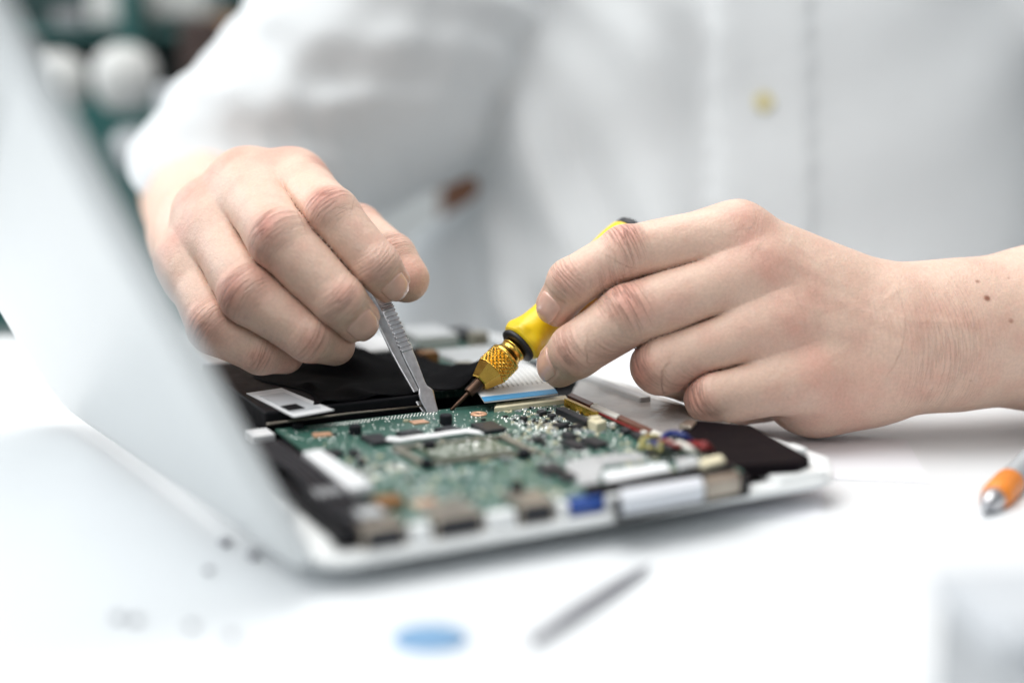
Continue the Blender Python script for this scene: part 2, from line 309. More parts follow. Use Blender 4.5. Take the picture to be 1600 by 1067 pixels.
# white tape strip
V, Fc = [], []; tp = [(602, 687), (625, 689), (650, 685), (680, 682), (705, 678), (730, 675), (757, 678)]; bt = [(607, 681), (627, 683), (652, 679), (680, 676), (706, 672), (730, 669), (748, 672)]
for i, (a, b_) in enumerate(zip(tp, bt)):
    z = 13.3 + .12 * math.sin(i * 1.9); A_, B_ = onz(*a, z), onz(*b_, z + .3); V += [A_, B_, A_ - [0, 0, .3], B_ - [0, 0, .3]]
for i in range(6): j = i * 4; Fc += [[j, j + 4, j + 5, j + 1], [j + 2, j + 3, j + 7, j + 6], [j, j + 2, j + 6, j + 4], [j + 1, j + 5, j + 7, j + 3]]
Fc += [[0, 1, 3, 2], [24, 26, 27, 25]]
raw('white_tape', V, Fc, 'tape', pcb)
# processor frame
fr = [(612, 698), (790, 678), (840, 703), (662, 723)]
def lerp2(a, b, t): return (a[0] + (b[0] - a[0]) * t, a[1] + (b[1] - a[1]) * t)
ctr = (725, 700); inner = [lerp2(p, ctr, .13) for p in fr]; b = MB()
for i in range(4): j = (i + 1) % 4; b.prism(QZ([fr[i], fr[j], inner[j], inner[i]], 13.2), 12, 13.2, .1)
sock = b.build('processor_frame', 'beige', pcb); MB().prism(QZ([lerp2(p, ctr, .32) for p in fr], 12.7), 12, 12.7, .1).build('processor', 'proc', pcb)
b = MB()   # pin row and slot connector
b.prism(QZ([(868, 637), (880, 635), (925, 655), (914, 658)], 14.2), 12, 14.2, .1); b.build('slot_connector', 'chip', pcb)
b = MB()
for i in range(26):
    t = i / 25; p = lerp2((884, 634.5), (930, 655.5), t); q = onz(*p, 12); b.prism([(q[0] - .5, q[1] - .22), (q[0] + .9, q[1] - .22), (q[0] + .9, q[1] + .22), (q[0] - .5, q[1] + .22)], 12, 14.3)
b.build('pin_row', 'gold', pcb)
b = MB(); b.prism(QZ([(918, 655), (934, 651), (948, 657), (932, 662)], 14.6), 12, 14.6, .2)
b.prism(QZ([(921, 650), (934, 648), (940, 651), (927, 654)], 15.0), 12, 15.0, .2); b.build('cream_connector', 'cream', pcb)
# solder joints and surface components (too many to count)
def inpoly(p, poly):
    r = False; n = len(poly)
    for i in range(n):
        (x1, y1), (x2, y2) = poly[i], poly[(i + 1) % n]
        if (y1 > p[1]) != (y2 > p[1]) and p[0] < (x2 - x1) * (p[1] - y1) / (y2 - y1) + x1: r = not r
    return r
chips_uv = [[UV(x, y, 13) for x, y in c] for c in CH_] + [[UV(x, y, 12.5) for x, y in fr]]; proc_uv = [UV(*lerp2(p, ctr, .36), 12.7) for p in fr]
def free(u, v): return not any(inpoly((u, v), c) for c in chips_uv)
b = MB(); n = 0
def dot(u, v, r, zb=12.0):
    x, y = W(u, v); k = 6; vs_ = [b.bm.verts.new(Vector((x + r * math.cos(i * math.pi / 3), y + r * math.sin(i * math.pi / 3), zb)) * S) for i in range(k)]
    v2 = [b.bm.verts.new(Vector((x + .6 * r * math.cos(i * math.pi / 3), y + .6 * r * math.sin(i * math.pi / 3), zb + r * .6)) * S) for i in range(k)]
    for i in range(k): f = b.bm.faces.new((vs_[i], vs_[(i + 1) % k], v2[(i + 1) % k], v2[i])); f.smooth = True
    f = b.bm.faces.new(v2); f.smooth = True
for row in range(3):        # via rows along the back edge
    for i in range(38):
        if row == 2 and 16 < i < 22: continue
        dot(27 + i * 1.0 + row * .3, 75.6 - row * 1.25, .25)
cl = [(random.uniform(20, 106), random.uniform(-18, 72), random.uniform(2, 7)) for _ in range(34)] + [(88 + random.uniform(-8, 12), 50 + random.uniform(-14, 12), 6) for _ in range(14)]
for cu, cv, r in cl:
    for _ in range(34):
        u, v = random.gauss(cu, r), random.gauss(cv, r)
        if v > 46 and u < 78 and random.random() < .8: continue
        if 19 < u < 107 and -13 < v < 76 and free(u, v): dot(u, v, random.choice((.16, .2, .26, .34)))
for _ in range(150):
    a_, c_ = random.random(), random.random(); p_ = np.array(proc_uv[0]) * (1 - a_) * (1 - c_) + np.array(proc_uv[1]) * a_ * (1 - c_) + np.array(proc_uv[2]) * a_ * c_ + np.array(proc_uv[3]) * (1 - a_) * c_; dot(*p_, random.uniform(.12, .3), 12.7)
for _ in range(900):
    u, v = random.uniform(19, 107), random.uniform(-13, 76)
    if free(u, v): dot(u, v, random.uniform(.13, .26))
o = b.build('solder_joint', 'solder', pcb); o['kind'] = 'stuff'
for m, nm, cnt, cols in (('chip', 'dark_component', 210, 0), ('cream', 'tan_component', 220, 0), ('tin', 'metal_component', 220, 0)):
    b = MB(); k = 0
    while k < cnt:
        if random.random() < .8: cu, cv, r = random.choice(cl); u, v = random.gauss(cu, r), random.gauss(cv, r)
        else: u, v = random.uniform(20, 106), random.uniform(-18, 74)
        if not (20 < u < 106 and -13 < v < 74 and free(u, v)): continue
        if v > 44 and u < 80 and random.random() < .93: continue
        if v > 68 and u < 86: continue
        a, c_ = random.choice(((.5, .26), (.26, .5), (.36, .22), (.65, .4), (.22, .36))); b.box(u - a, u + a, v - c_, v + c_, 12.0, 12.25 + random.random() * .4, 0); k += 1
    o = b.build(nm, m, pcb); o['kind'] = 'stuff'
# white flat cable into its connector
conn = MB().prism(QZ([(772, 637), (776, 630), (884, 617), (888, 623)], 13.4), 11.5, 13.4, .25).build('cable_connector', 'cream', lap)
A_, B_ = onz(757, 630, 14.6), onz(872, 617, 14.6); C_, D_ = onz(700, 578, 15), onz(812, 566, 15)
V, Fc = [], []; NS = 14
for i in range(NS + 1):
    t = i / NS; z = 2.2 * math.sin(t * math.pi) ** 1 + .4
    for j in range(2): a = (A_, B_)[j]; c_ = (C_, D_)[j]; p = a + (c_ - a) * t; V += [p + [0, 0, z], p + [0, 0, z - .35]]
for i in range(NS): j = i * 4; Fc += [[j, j + 2, j + 6, j + 4], [j + 1, j + 5, j + 7, j + 3], [j, j + 4, j + 5, j + 1], [j + 2, j + 3, j + 7, j + 6]]
Fc += [[0, 1, 3, 2], [NS * 4, NS * 4 + 2, NS * 4 + 3, NS * 4 + 1]]
cab = raw('flat_cable', V, Fc, 'paper', lap)
V2 = [A_ + (C_ - A_) * t + np.array([0, 0, 2.2 * math.sin(t * math.pi) + .55]) for t in (.0, .075)] + [B_ + (D_ - B_) * t + np.array([0, 0, 2.2 * math.sin(t * math.pi) + .55]) for t in (.075, .0)]
raw('blue_end', [*V2, *[p - np.array([0, 0, .1]) for p in V2]], [[0, 1, 2, 3][::-1], [4, 5, 6, 7], [0, 4, 5, 1], [1, 5, 6, 2], [2, 6, 7, 3], [3, 7, 4, 0]], 'ffc', cab)
b = MB()
for i in range(15):       # raised stripes of the cable conductors
    a = A_ + (B_ - A_) * ((i + .5) / 15); c_ = C_ + (D_ - C_) * ((i + .5) / 15)
    b.tube([a + (c_ - a) * t + np.array([0, 0, 2.2 * math.sin(t * math.pi) + .42]) for t in np.linspace(.2, 1, 8)], .22, 5)
b.build('conductor', 'tin', cab)
# metal plate, strip along the board, black cover, wires
MB().prism(QZ([(889, 620), (905, 592), (1078, 637), (1160, 668), (1042, 684)], 11.4), 8.6, 11.4, .2).build('metal_plate', 'plate', lap)
for a, c_, m, nm in ((0, .22, 'brown', 'brown_strip'), (.225, .48, 'wwhite', 'white_strip'), (.485, .80, 'brown', 'brown_strip'), (.805, 1, 'wwhite', 'white_strip')):
    s0, s1 = (886, 617), (1046, 690); k0, k1 = (893, 613), (1052, 684)
    MB().prism(QZ([lerp2(s0, s1, a), lerp2(s0, s1, c_), lerp2(k0, k1, c_), lerp2(k0, k1, a)], 13.6), 11, 13.6, .25).build(nm, m, lap)
MB().tube([onz(*lerp2((884, 622), (1040, 693), t), 12.9) for t in np.linspace(.05, .95, 8)], .4).build('red_wire', 'red', lap)
for px, py, r, h in ((957, 664, .8, 1.6), (930, 635, .7, 2), (1006, 678, 1.0, 1.8), (1015, 684, .9, 1.5), (945, 640, .7, 1.5)): q = onz(px, py, 13); MB().cyl(q[:2], r, 12, 12 + h, 10, .15).build('strip_clip', 'wwhite', lap)
cov = MB().prism(QZ([(1054, 684), (1078, 656), (1172, 664), (1266, 713), (1246, 722), (1140, 728), (1090, 706)], 11.9), 8.4, 11.9, .5, 3).build('speaker_cover', 'matt', lap)
b = MB(); b.prism(QZ([(1060, 662), (1072, 654), (1090, 656), (1080, 666)], 13), 10, 13, .6); b.build('cover_lug', 'usb', cov)
for m, c0, r0, pts in (('wblue', 0, .95, [(1030, 690), (1045, 678), (1066, 680), (1080, 690)]), ('wyel', 0, .7, [(1000, 702), (1006, 686), (1024, 682), (1036, 690), (1030, 702)]),
                       ('red', 0, .8, [(1020, 694), (1040, 690), (1060, 698), (1084, 692), (1100, 700)]), ('wblack', 0, .7, [(1012, 708), (1024, 692), (1044, 698), (1058, 706)]),
                       ('wwhite', 0, .8, [(1044, 702), (1060, 692), (1076, 700), (1088, 708)]), ('wyel', 0, .6, [(1004, 694), (1018, 700), (1032, 692), (1046, 690)]), ('wblue', 0, .6, [(1014, 700), (1020, 688), (1026, 696), (1034, 704)]), ('red', 0, .7, [(1076, 704), (1090, 694), (1102, 694), (1112, 702)])):
    pp = [onz(x, y, 14.5 + 1.2 * math.sin(i * 2.1 + len(pts))) for i, (x, y) in enumerate(pts)]
    MB().tube(spline(pp, 20), r0, 8).build({'wblue': 'blue_wire', 'wyel': 'yellow_wire', 'red': 'red_wire', 'wblack': 'black_wire', 'wwhite': 'white_wire'}[m], m, lap)
MB().prism(QZ([(1092, 716), (1126, 708), (1134, 716), (1098, 726)], 14.6), 10, 14.6, .6).build('wire_plug', 'cream', lap)
MB().prism(QZ([(1054, 716), (1086, 710), (1096, 722), (1062, 730)], 14), 10, 14, .5).build('wire_socket', 'tin', lap)
# shield bracket near the front edge, white bar, dark rail
MB().prism(QZ([(880, 722), (920, 712), (1000, 706), (1010, 716), (940, 726), (936, 752), (906, 757)], 12.6), 11, 12.6, .3).build('shield_bracket', 'tin', lap)
MB().prism(QZ([(940, 735), (1040, 720), (1050, 732), (950, 752)], 13.0), 10.4, 13.0, .6).build('white_bar', 'paper', lap)
MB().prism(QZ([(912, 757), (1142, 721), (1148, 729), (916, 768)], 13.2), 8.6, 13.2, .4).build('dark_rail', 'black', lap)
MB().prism(QZ([(968, 763), (1096, 743), (1101, 757), (972, 779)], 12.7), 8.6, 12.7, .5).build('drive_front', 'ltgrey2', lap)
MB().prism(QZ([(1098, 743), (1152, 734), (1158, 745), (1103, 757)], 12.6), 8.6, 12.6, .5).build('tan_connector', 'usb', lap)
MB().prism(QZ([(958, 768), (1164, 736), (1172, 748), (962, 789)], 11.2), 7, 11.2, .2).build('drive_gap', 'black', lap)

# ports along the front rim
def port(u0, u1, m, depth=9, z1=12.6, name='port'):
    p = MB().box(u0, u1, -15.8, -15.8 + depth, 7.4, z1, .5).build(name, m, lap)
    MB().box(u0 + .9, u1 - .9, -16.3, -15.4, 8.2, z1 - .6, .1).build('port_mouth', 'rubber', p); return p
port(8.4, 18.2, 'usb', 14); port(24.9, 36.4, 'usb', 11); port(45.6, 54.4, 'usb', 10)
pb = MB().box(58.6, 67.2, -16.2, -8, 8.4, 11.9, .5).build('video_port', 'blue', lap)
MB().box(17, 23, -4, 2, 11, 14, .6).build('orange_component', 'wood', lap); MB().box(10, 16, -10, -5, 10, 14.0, .6).build('silver_component', 'tin', lap)
# left bay: fan cover, cables, white label strip, battery with sticker, black film
MB().box(3.6, 17, -13.5, 66, 8.5, 12.0, .6, 3).build('side_cover', 'black', lap)
b = MB()
for k in range(5): b.tube(spline([(*W(6 + k * 1.6, 60), 13), (*W(7.5 + k * 1.4, 30), 13.6), (*W(6 + k * 1.9, 0), 13), (*W(9 + k * 1.2, -11), 12.4)], 24), .65, 7)
b.build('antenna_cable', 'wblack', lap)
MB().box(4.5, 14, 32, 38, 12.4, 13.4, .4).build('cable_clip', 'film', lap); MB().box(6, 13, 8, 14, 12.4, 13.8, .4).build('cable_clip', 'grey', lap)
MB().prism(QZ([(472, 706), (500, 701), (584, 756), (548, 764)], 14.6), 12.3, 14.6, .15).build('white_label', 'paper', lap)
b = MB(); b.box(10, 16, 70, 78, 10, 12.5, .4); b.build('corner_clip', 'tape', lap)
bat = MB().box(16, 66, 79, 150, 10, 16.5, .7, 3).build('battery', 'black', lap)
MB().tube([(*W(16, 78.2), 13.3), (*W(40, 78.0), 13.7), (*W(64, 78.2), 13.3)], .35).build('battery_edge', 'usb', bat)
lab = [(385, 614), (440, 606), (522, 640), (459, 651)]
st = MB().prism(QZ(lab, 16.75), 16.5, 16.75).build('sticker', 'paper', bat)
lc = (452, 628); b = MB(); win = [lerp2(p, lc, .30) for p in lab]; b.prism(QZ(win, 16.95), 16.7, 16.95); b.build('sticker_panel', 'ltgrey', st)
b = MB()
for i in range(14):
    t = .42 + i * .042; w_ = random.choice((.012, .02)); p = [lerp2(win[0], win[3], .62), lerp2(win[1], win[2], .62)]; q = [lerp2(win[0], win[3], .9), lerp2(win[1], win[2], .9)]
    b.prism(QZ([lerp2(p[0], p[1], t - .4), lerp2(p[0], p[1], t - .4 + w_ * 1.2), lerp2(q[0], q[1], t - .4 + w_ * 1.2), lerp2(q[0], q[1], t - .4)], 17.1), 16.9, 17.1)
b.build('barcode', 'black', st)
# crumpled black film behind the tweezers
V, Fc = [], []; nu, nv = 40, 26
for i in range(nu + 1):
    for j in range(nv + 1):
        a, c_ = i / nu, j / nv; u = 30 + 58 * a + 4 * math.sin(c_ * 7); v = 80 + 62 * c_
        z = 17 + 2.3 * math.sin(a * 9 + c_ * 5) * c_ + 6.5 * math.exp(-((a - .93) / .10) ** 2 - ((c_ - .12) / .22) ** 2) + 4.5 * math.exp(-((a - .55) / .2) ** 2 - ((c_ - .7) / .2) ** 2) + .8 * math.sin(a * 23 + 3 * math.sin(c_ * 9))
        if a > .97 or a < .03 or c_ > .97: z -= 3
        V.append((*W(u, v), max(z, 16.9)))
for i in range(nu):
    for j in range(nv): k = i * (nv + 1) + j; Fc.append([k, k + nv + 1, k + nv + 2, k + 1])
fl = raw('black_film', V, Fc, 'film', lap, True); sm = fl.modifiers.new('thickness', 'SOLIDIFY'); sm.thickness = .3 * S
# far half of the base: white and tin pieces, second board
b2 = MB().box(66, 124, 98, 186, 9.7, 12.2, .3).build('rear_board', 'pcb', lap)
for u0, u1, v0, v1, z0, z1, m, nm in ((96, 118, 118, 148, 12.2, 14.5, 'tin', 'shield'), (74, 90, 150, 178, 12.2, 16, 'paper', 'white_panel'), (96, 112, 160, 182, 12.2, 17, 'tin', 'shield'),
                                  (84, 90, 128, 134, 12.2, 18, 'wood', 'brass_post'), (90, 95, 108, 116, 12.2, 17, 'beige', 'tan_component'), (114, 120, 152, 158, 12.2, 18, 'beige', 'tan_component'), (112, 123, 104, 114, 12.2, 15, 'chip', 'chip'),
                                  (100, 108, 100, 110, 12.2, 15.5, 'chip', 'chip'), (116, 122, 164, 178, 12.2, 16, 'chip', 'chip'), (92, 95, 172, 178, 12.2, 20, 'beige', 'tan_component')):
    MB().box(u0, u1, v0, v1, z0, z1, .4).build(nm, m, b2)
MB().box(20, 64, 152, 186, 9.6, 15.5, .8).build('touchpad_plate', 'tin', lap)
MB().box(125, 129, 60, 186, 9.6, 13, .5).build('side_rail', 'tin', lap)

# ------------------------------------------------------------------ signed-distance tools for the person
def rcone(p, a, b, ra, rb):
    a = np.asarray(a, float); b = np.asarray(b, float); ba = b - a; l2 = ba @ ba; rr = ra - rb; a2 = l2 - rr * rr; il2 = 1 / l2
    if a2 <= 0:
        c, r = (a, ra) if ra > rb else (b, rb); return np.linalg.norm(p - c, axis=1) - r
    pa = p - a; y = pa @ ba; z = y - l2; t = pa * l2 - np.outer(y, ba); x2 = np.einsum('ij,ij->i', t, t); y2 = y * y * l2; z2 = z * z * l2
    k = np.sign(rr) * rr * rr * x2
    return np.where(np.sign(z) * a2 * z2 > k, np.sqrt(x2 + z2) * il2 - rb, np.where(np.sign(y) * a2 * y2 < k, np.sqrt(x2 + y2) * il2 - ra, (np.sqrt(x2 * a2 * il2) + y * rr) * il2 - ra))
def smin(a, b, k): h = np.maximum(k - np.abs(a - b), 0) / k; return np.minimum(a, b) - h * h * k * .25
def smax(a, b, k): return -smin(-a, -b, k)
def ell(p, c, axes, r):
    """ellipsoid: axes rows orthonormal, r radii (approximate distance)"""
    q = (p - c) @ np.asarray(axes).T; k0 = np.linalg.norm(q / r, axis=1); k1 = np.linalg.norm(q / (np.asarray(r) ** 2), axis=1); return k0 * (k0 - 1) / np.maximum(k1, 1e-9)
def lumps(p, lam, seed, n=6):
    g = np.random.default_rng(seed); out = 0
    for _ in range(n):
        d = g.normal(size=3); d /= np.linalg.norm(d); out = out + np.sin(p @ d * 2 * math.pi / (lam * g.uniform(.7, 1.5)) + g.uniform(0, 6.28))
    return out / n
def grad(f, p, e=.05):
    g = np.stack([f(p + d) - f(p - d) for d in np.eye(3) * e], 1); return g / np.maximum(np.linalg.norm(g, axis=1, keepdims=True), 1e-9)
def nets(f, lo, hi, h, chunk=400000):
    lo = np.asarray(lo, float); n = (np.ceil((np.asarray(hi) - lo) / h / 4).astype(int)) * 4 + 1; H4 = 4 * h
    nc = (n - 1) // 4 + 1
    def ev(idx, st):
        out = np.empty(len(idx))
        for i in range(0, len(idx), chunk): out[i:i + chunk] = f(lo + idx[i:i + chunk] * st)
        return out
    ci = np.stack(np.meshgrid(*[np.arange(k) for k in nc], indexing='ij'), -1).reshape(-1, 3); dc = ev(ci, H4).reshape(nc)
    ix = [np.minimum((np.arange(k) + 2) // 4, kc - 1) for k, kc in zip(n, nc)]
    D = dc[np.ix_(*ix)].copy(); m = np.abs(D) < 5.2 * h; idx = np.argwhere(m); D[m] = ev(idx, h)
    ins = D < 0
    cs = [ins[a:n[0] - 1 + a, b_:n[1] - 1 + b_, c:n[2] - 1 + c] for a in (0, 1) for b_ in (0, 1) for c in (0, 1)]
    cnt = sum(x.astype(np.int8) for x in cs); act = (cnt > 0) & (cnt < 8); cells = np.argwhere(act); vid = -np.ones(act.shape, int); vid[act] = np.arange(len(cells))
    corner = [(a, b_, c) for a in (0, 1) for b_ in (0, 1) for c in (0, 1)]
    cv = {k: D[cells[:, 0] + k[0], cells[:, 1] + k[1], cells[:, 2] + k[2]] for k in corner}
    acc = np.zeros((len(cells), 3)); num = np.zeros(len(cells))
    for k in corner:
        for ax in range(3):
            if k[ax] == 0:
                k2 = tuple(1 if i == ax else k[i] for i in range(3)); a, b_ = cv[k], cv[k2]; s = (a < 0) != (b_ < 0)
                t = np.where(s, a / np.where(s, a - b_, 1), 0); pos = np.tile(np.array(k, float), (len(cells), 1)); pos[:, ax] += t; acc[s] += pos[s]; num[s] += 1
    V = lo + (cells + acc / num[:, None]) * h; quads = []
    for ax in range(3):
        o1, o2 = [(1, 2), (2, 0), (0, 1)][ax]
        a = np.take(ins, range(0, n[ax] - 1), ax); b_ = np.take(ins, range(1, n[ax]), ax); E = np.argwhere(a != b_)
        E = E[(E[:, o1] > 0) & (E[:, o2] > 0) & (E[:, o1] < n[o1] - 1) & (E[:, o2] < n[o2] - 1)]
        d1 = np.eye(3, dtype=int)[o1]; d2 = np.eye(3, dtype=int)[o2]
        q = np.stack([vid[tuple((E - s1 * d1 - s2 * d2).T)] for s1, s2 in ((0, 0), (1, 0), (1, 1), (0, 1))], 1)
        flip = a[tuple(E.T)]; q[~flip] = q[~flip][:, ::-1]; quads.append(q)
    Q = np.concatenate(quads); return V, Q
def newton(f, V, it=1, e=.05):
    for _ in range(it): V = V - grad(f, V, e) * f(V)[:, None] * .9
    return V
def nrm(v): v = np.asarray(v, float); return v / np.linalg.norm(v)
CAMD = nrm([0, math.cos(PIT), -math.sin(PIT)])

class Hand:
    def __init__(s, fingers, thumb, palm, kp, dorsal, gap=.12, web=(.3, .3, .3), webr=.72):
        s.fg = [[(P(*j[:3]), j[3] * j[2] / F) for j in f] for f in fingers]; s.th = [(P(*j[:3]), j[3] * j[2] / F) for j in thumb]
        s.palm = [(P(*a[:3]), P(*b[:3]), a[3] * a[2] / F, b[3] * b[2] / F) for a, b in palm]; s.kp = kp; s.D = nrm(dorsal); s.gap = gap; s.kj = 3.2; s.extra = []; s.carve = []
        for f in s.fg:   # knuckle roots belong to the palm
            a, b = f[0], f[1]; c = a[0] + (b[0] - a[0]) * .22; s.palm.append((a[0], c, a[1] * .92, a[1] * .70 + .15 * b[1]))
        for i in range(3):
            a = s.fg[i][0][0] + (s.fg[i][1][0] - s.fg[i][0][0]) * web[i]; b = s.fg[i + 1][0][0] + (s.fg[i + 1][1][0] - s.fg[i + 1][0][0]) * web[i]
            s.palm.append((a, b, s.fg[i][1][1] * webr, s.fg[i + 1][1][1] * webr))
        s.joints = []     # (pos, axis, dorsal, r, wrinkle, red)
        s.tipframe = []
        for f in s.fg + [s.th]:
            ts = [nrm(f[i + 1][0] - f[i][0]) for i in range(3)]
            for k in (1, 2):
                t = nrm(ts[k - 1] + ts[k]); n = (ts[k - 1] - ts[k]) + .35 * s.D; n = nrm(n - t * (n @ t)); s.joints.append((f[k][0], t, n, f[k][1], 1.0 if k == 1 else .75, .68 if k == 1 else .42))
            n = s.joints[-1][2]; t = ts[2]; n = nrm(n - t * (n @ t)); s.tipframe.append([f[2][0], f[3][0], f[3][1], t, n])
            s.joints.append((f[3][0], t, n, f[3][1] * 1.3, 0, .42))
            t = ts[0]; n = nrm(s.D - t * (s.D @ t)); s.joints.append((f[0][0], t, n, f[0][1] * 1.1, .10, .42))
    def chain(s, p, f, bumps):
        d = rcone(p, f[0][0], f[1][0], f[0][1], f[1][1])
        # slight waist between joints
        d = smin(d, rcone(p, f[1][0], f[2][0], f[1][1] * .985, f[2][1]), 1.6); d = smin(d, rcone(p, f[2][0], f[3][0], f[2][1] * .985, f[3][1]), 1.4)
        for c, n, r, k in bumps: d = smin(d, np.linalg.norm(p - (c + n * r * .20), axis=1) - r * k, 1.5)
        return d
    def __call__(s, p):
        ds = []; j = 0
        for i, f in enumerate(s.fg + [s.th]):
            b = [(*[s.joints[i * 4 + k][q] for q in (0, 2, 3)], .87) for k in (0, 1)]; ds.append(s.chain(p, f, b))
        out = None
        for i in range(5):
            d = ds[i]
            for k in range(5):
                if k != i and (abs(i - k) <= 1 or 4 in (i, k)): d = smax(d, (ds[i] - ds[k]) * .5 + s.gap, .9)
            out = d if out is None else np.minimum(out, d)
        pm = None
        for a, b, ra, rb in s.palm:
            d = rcone(p, a, b, ra, rb); pm = d if pm is None else smin(pm, d, s.kp)
        for e in s.extra: pm = smin(pm, e(p), s.kp)
        d = smin(out, pm, s.kj)
        for e in s.carve: d = e(p, d)
        return d + .16 * lumps(p, 13, 3) + .05 * lumps(p, 5, 9)
    def nailmask(s, V, i):
        c2, c3, r, t, n = s.tipframe[i]; b = np.cross(t, n); q = V - c3; return q @ t / r, q @ b / r, q @ n / r
    def attrs(s, V, moles=(), extra=()):
        best = np.zeros(len(V)); fc = np.zeros((len(V), 3)); wr = np.zeros(len(V)); red = np.zeros(len(V))
        for k, (c, t, n, r, w, rd) in enumerate(s.joints + list(extra)):
            q = V - c; b = np.cross(t, n); sl, la, nn = q @ t, q @ b, q @ n
            arc = sl + .035 * la * la / r * 2
            dm = np.clip((nn / r - .05) / .5, 0, 1); m = np.exp(-(sl / (.62 * r)) ** 2 - (la / (.95 * r)) ** 2) * dm
            red = np.maximum(red, rd * np.exp(-(sl / (.62 * r)) ** 2 - (la / (.85 * r)) ** 2) * np.clip((nn / r + .1) / .6, 0, 1))
            up_ = w * m > best; best = np.where(up_, w * m, best); fc[up_] = np.stack([arc, la, np.full(len(V), k * 1.0)], 1)[up_]
        mo = np.zeros(len(V))
        for c, r, a in moles: mo = np.maximum(mo, a * np.clip(1.6 - np.linalg.norm(V - c, axis=1) / r, 0, 1))
        return fc, best, red, mo

# ---- the person's right hand (left in the picture), holding the tweezers
ra = Hand([[(458, 290, 417, 53), (519, 337, 388, 44), (588, 416, 385, 38.5), (609, 441, 389, 33)],
           [(385, 292, 417, 56), (440, 376, 385, 51), (530, 470, 381, 43), (557, 499, 386, 37)],
           [(328, 338, 417, 52), (391, 461, 386, 49), (484, 526, 384, 40), (522, 538, 391, 33)],
           [(292, 410, 413, 44), (338, 510, 391, 44), (408, 549, 390, 36), (446, 555, 395, 29)]],
          [(505, 375, 445, 44), (560, 362, 420, 41), (612, 405, 406, 40), (634, 436, 403, 37)],
          [((452, 292, 419, 48), (372, 335, 470, 52)), ((390, 295, 420, 50), (350, 345, 474, 52)), ((330, 335, 420, 48), (322, 365, 474, 50)), ((292, 405, 416, 42), (300, 392, 468, 48)),
           ((505, 380, 447, 46), (395, 385, 472, 60)), ((420, 370, 440, 60), (360, 390, 470, 60)), ((335, 372, 478, 88), (322, 358, 560, 104)), ((330, 360, 480, 80), (322, 372, 505, 86)), ((322, 350, 560, 104), (330, 320, 640, 120))],
          7.5, -CAMD + np.array([-.2, 0, .75]), web=(.14, .2, .2), webr=.66)
ra.kj = 4.6
# ---- the person's left hand (right in the picture), holding the screwdriver
rb = Hand([[(1152, 370, 398, 52), (977, 396, 391, 43), (894, 442, 389, 39), (870, 478, 393, 33)],
           [(1190, 425, 395, 55), (980, 494, 387, 50), (900, 548, 387, 43), (873, 570, 393, 35.5)],
           [(1222, 500, 392, 53), (1034, 570, 388, 47), (1075, 588, 410, 40), (1120, 600, 420, 34)],
           [(1262, 588, 391, 52), (1116, 620, 387, 45), (1150, 628, 408, 38), (1195, 628, 416, 32)]],
          [(1175, 440, 432, 50), (1080, 430, 436, 46), (985, 470, 430, 40), (925, 500, 416, 35)],
          [((1152, 370, 398, 48), (1385, 478, 400, 62)), ((1190, 425, 395, 48), (1392, 512, 396, 62)), ((1222, 500, 393, 48), (1400, 545, 396, 62)), ((1262, 588, 392, 46), (1400, 578, 400, 66)),
           ((1270, 470, 414, 75), (1390, 525, 408, 80)), ((1250, 560, 408, 80), (1390, 560, 408, 74)), ((1275, 592, 404, 92), (1350, 585, 404, 84)), ((1180, 450, 430, 56), (1350, 520, 414, 76)),
           ((1400, 515, 402, 98), (1480, 520, 405, 104)), ((1400, 546, 402, 92), (1480, 538, 405, 98)), ((1470, 522, 405, 112), (1640, 512, 411, 126)), ((1640, 512, 411, 126), (1900, 500, 425, 140))],
          6.0, -CAMD + np.array([.1, 0, .25]), web=(.1, .26, .26), webr=.62)

def ridges(lines):
    ux = np.array([1., 0, 0]); uz = np.cross(ux, CAMD); segs = []
    for pts, d, A, w in lines:
        q = spline([P(x, y, d) for x, y in pts], 14)
        for a, b in zip(q[:-1], q[1:]): segs.append((np.array([a @ ux, a @ uz]), np.array([b @ ux, b @ uz]), A, w))
    def f(p, d):
        x = np.stack([p @ ux, p @ uz], 1); near = d < 3; out = np.zeros(len(p)); xn = x[near]; o_ = np.zeros(len(xn)); fr = np.clip((410 - (p[near] @ CAMD + CH * math.sin(PIT))) / 8, 0, 1)
        for a, b, A, w in segs:
            ab = b - a; t = np.clip(((xn - a) @ ab) / (ab @ ab), 0, 1); q = np.linalg.norm(xn - a - t[:, None] * ab, axis=1); o_ = np.maximum(o_, A * np.exp(-(q / w) ** 2))
        out[near] = o_ * fr; return d - out
    return f
rb.carve.append(ridges([([(1175, 385), (1260, 425), (1360, 478)], 395, .2, 2.2), ([(1215, 432), (1300, 470), (1385, 512)], 393, .24, 2.2), ([(1245, 505), (1320, 525), (1390, 545)], 392, .2, 2.2),
                        ([(1230, 380), (1290, 425), (1330, 470), (1400, 500), (1500, 505)], 394, .13, 1.1), ([(1280, 560), (1330, 530), (1345, 490), (1390, 455)], 393, .11, 1.0), ([(1205, 465), (1270, 485), (1330, 470)], 393, .10, 1.0)]))
def build_hand(hand, lo, hi, h):
    V, Q = nets(hand, lo, hi, h); bnd = np.zeros(len(V), bool)
    V2 = newton(hand, V, 1); V2[np.linalg.norm(V2 - V, axis=1) > h] = V[np.linalg.norm(V2 - V, axis=1) > h]
    return V2, Q
def boundary(Q):
    """ordered open rim of a quad mesh"""
    E = {}
    cnt = {}
    for k in range(4):
        a, b = Q[:, k], Q[:, (k + 1) % 4]
        for x, y in zip(a.tolist(), b.tolist()): cnt[(x, y)] = 1
    for (x, y) in cnt:
        if (y, x) not in cnt: E[x] = y
    best = []
    while E:
        st = next(iter(E)); loop = [st]; nx = E.pop(st)
        while nx != st and nx in E: loop.append(nx); nx = E.pop(nx)
        if len(loop) > len(best): best = loop
    return best
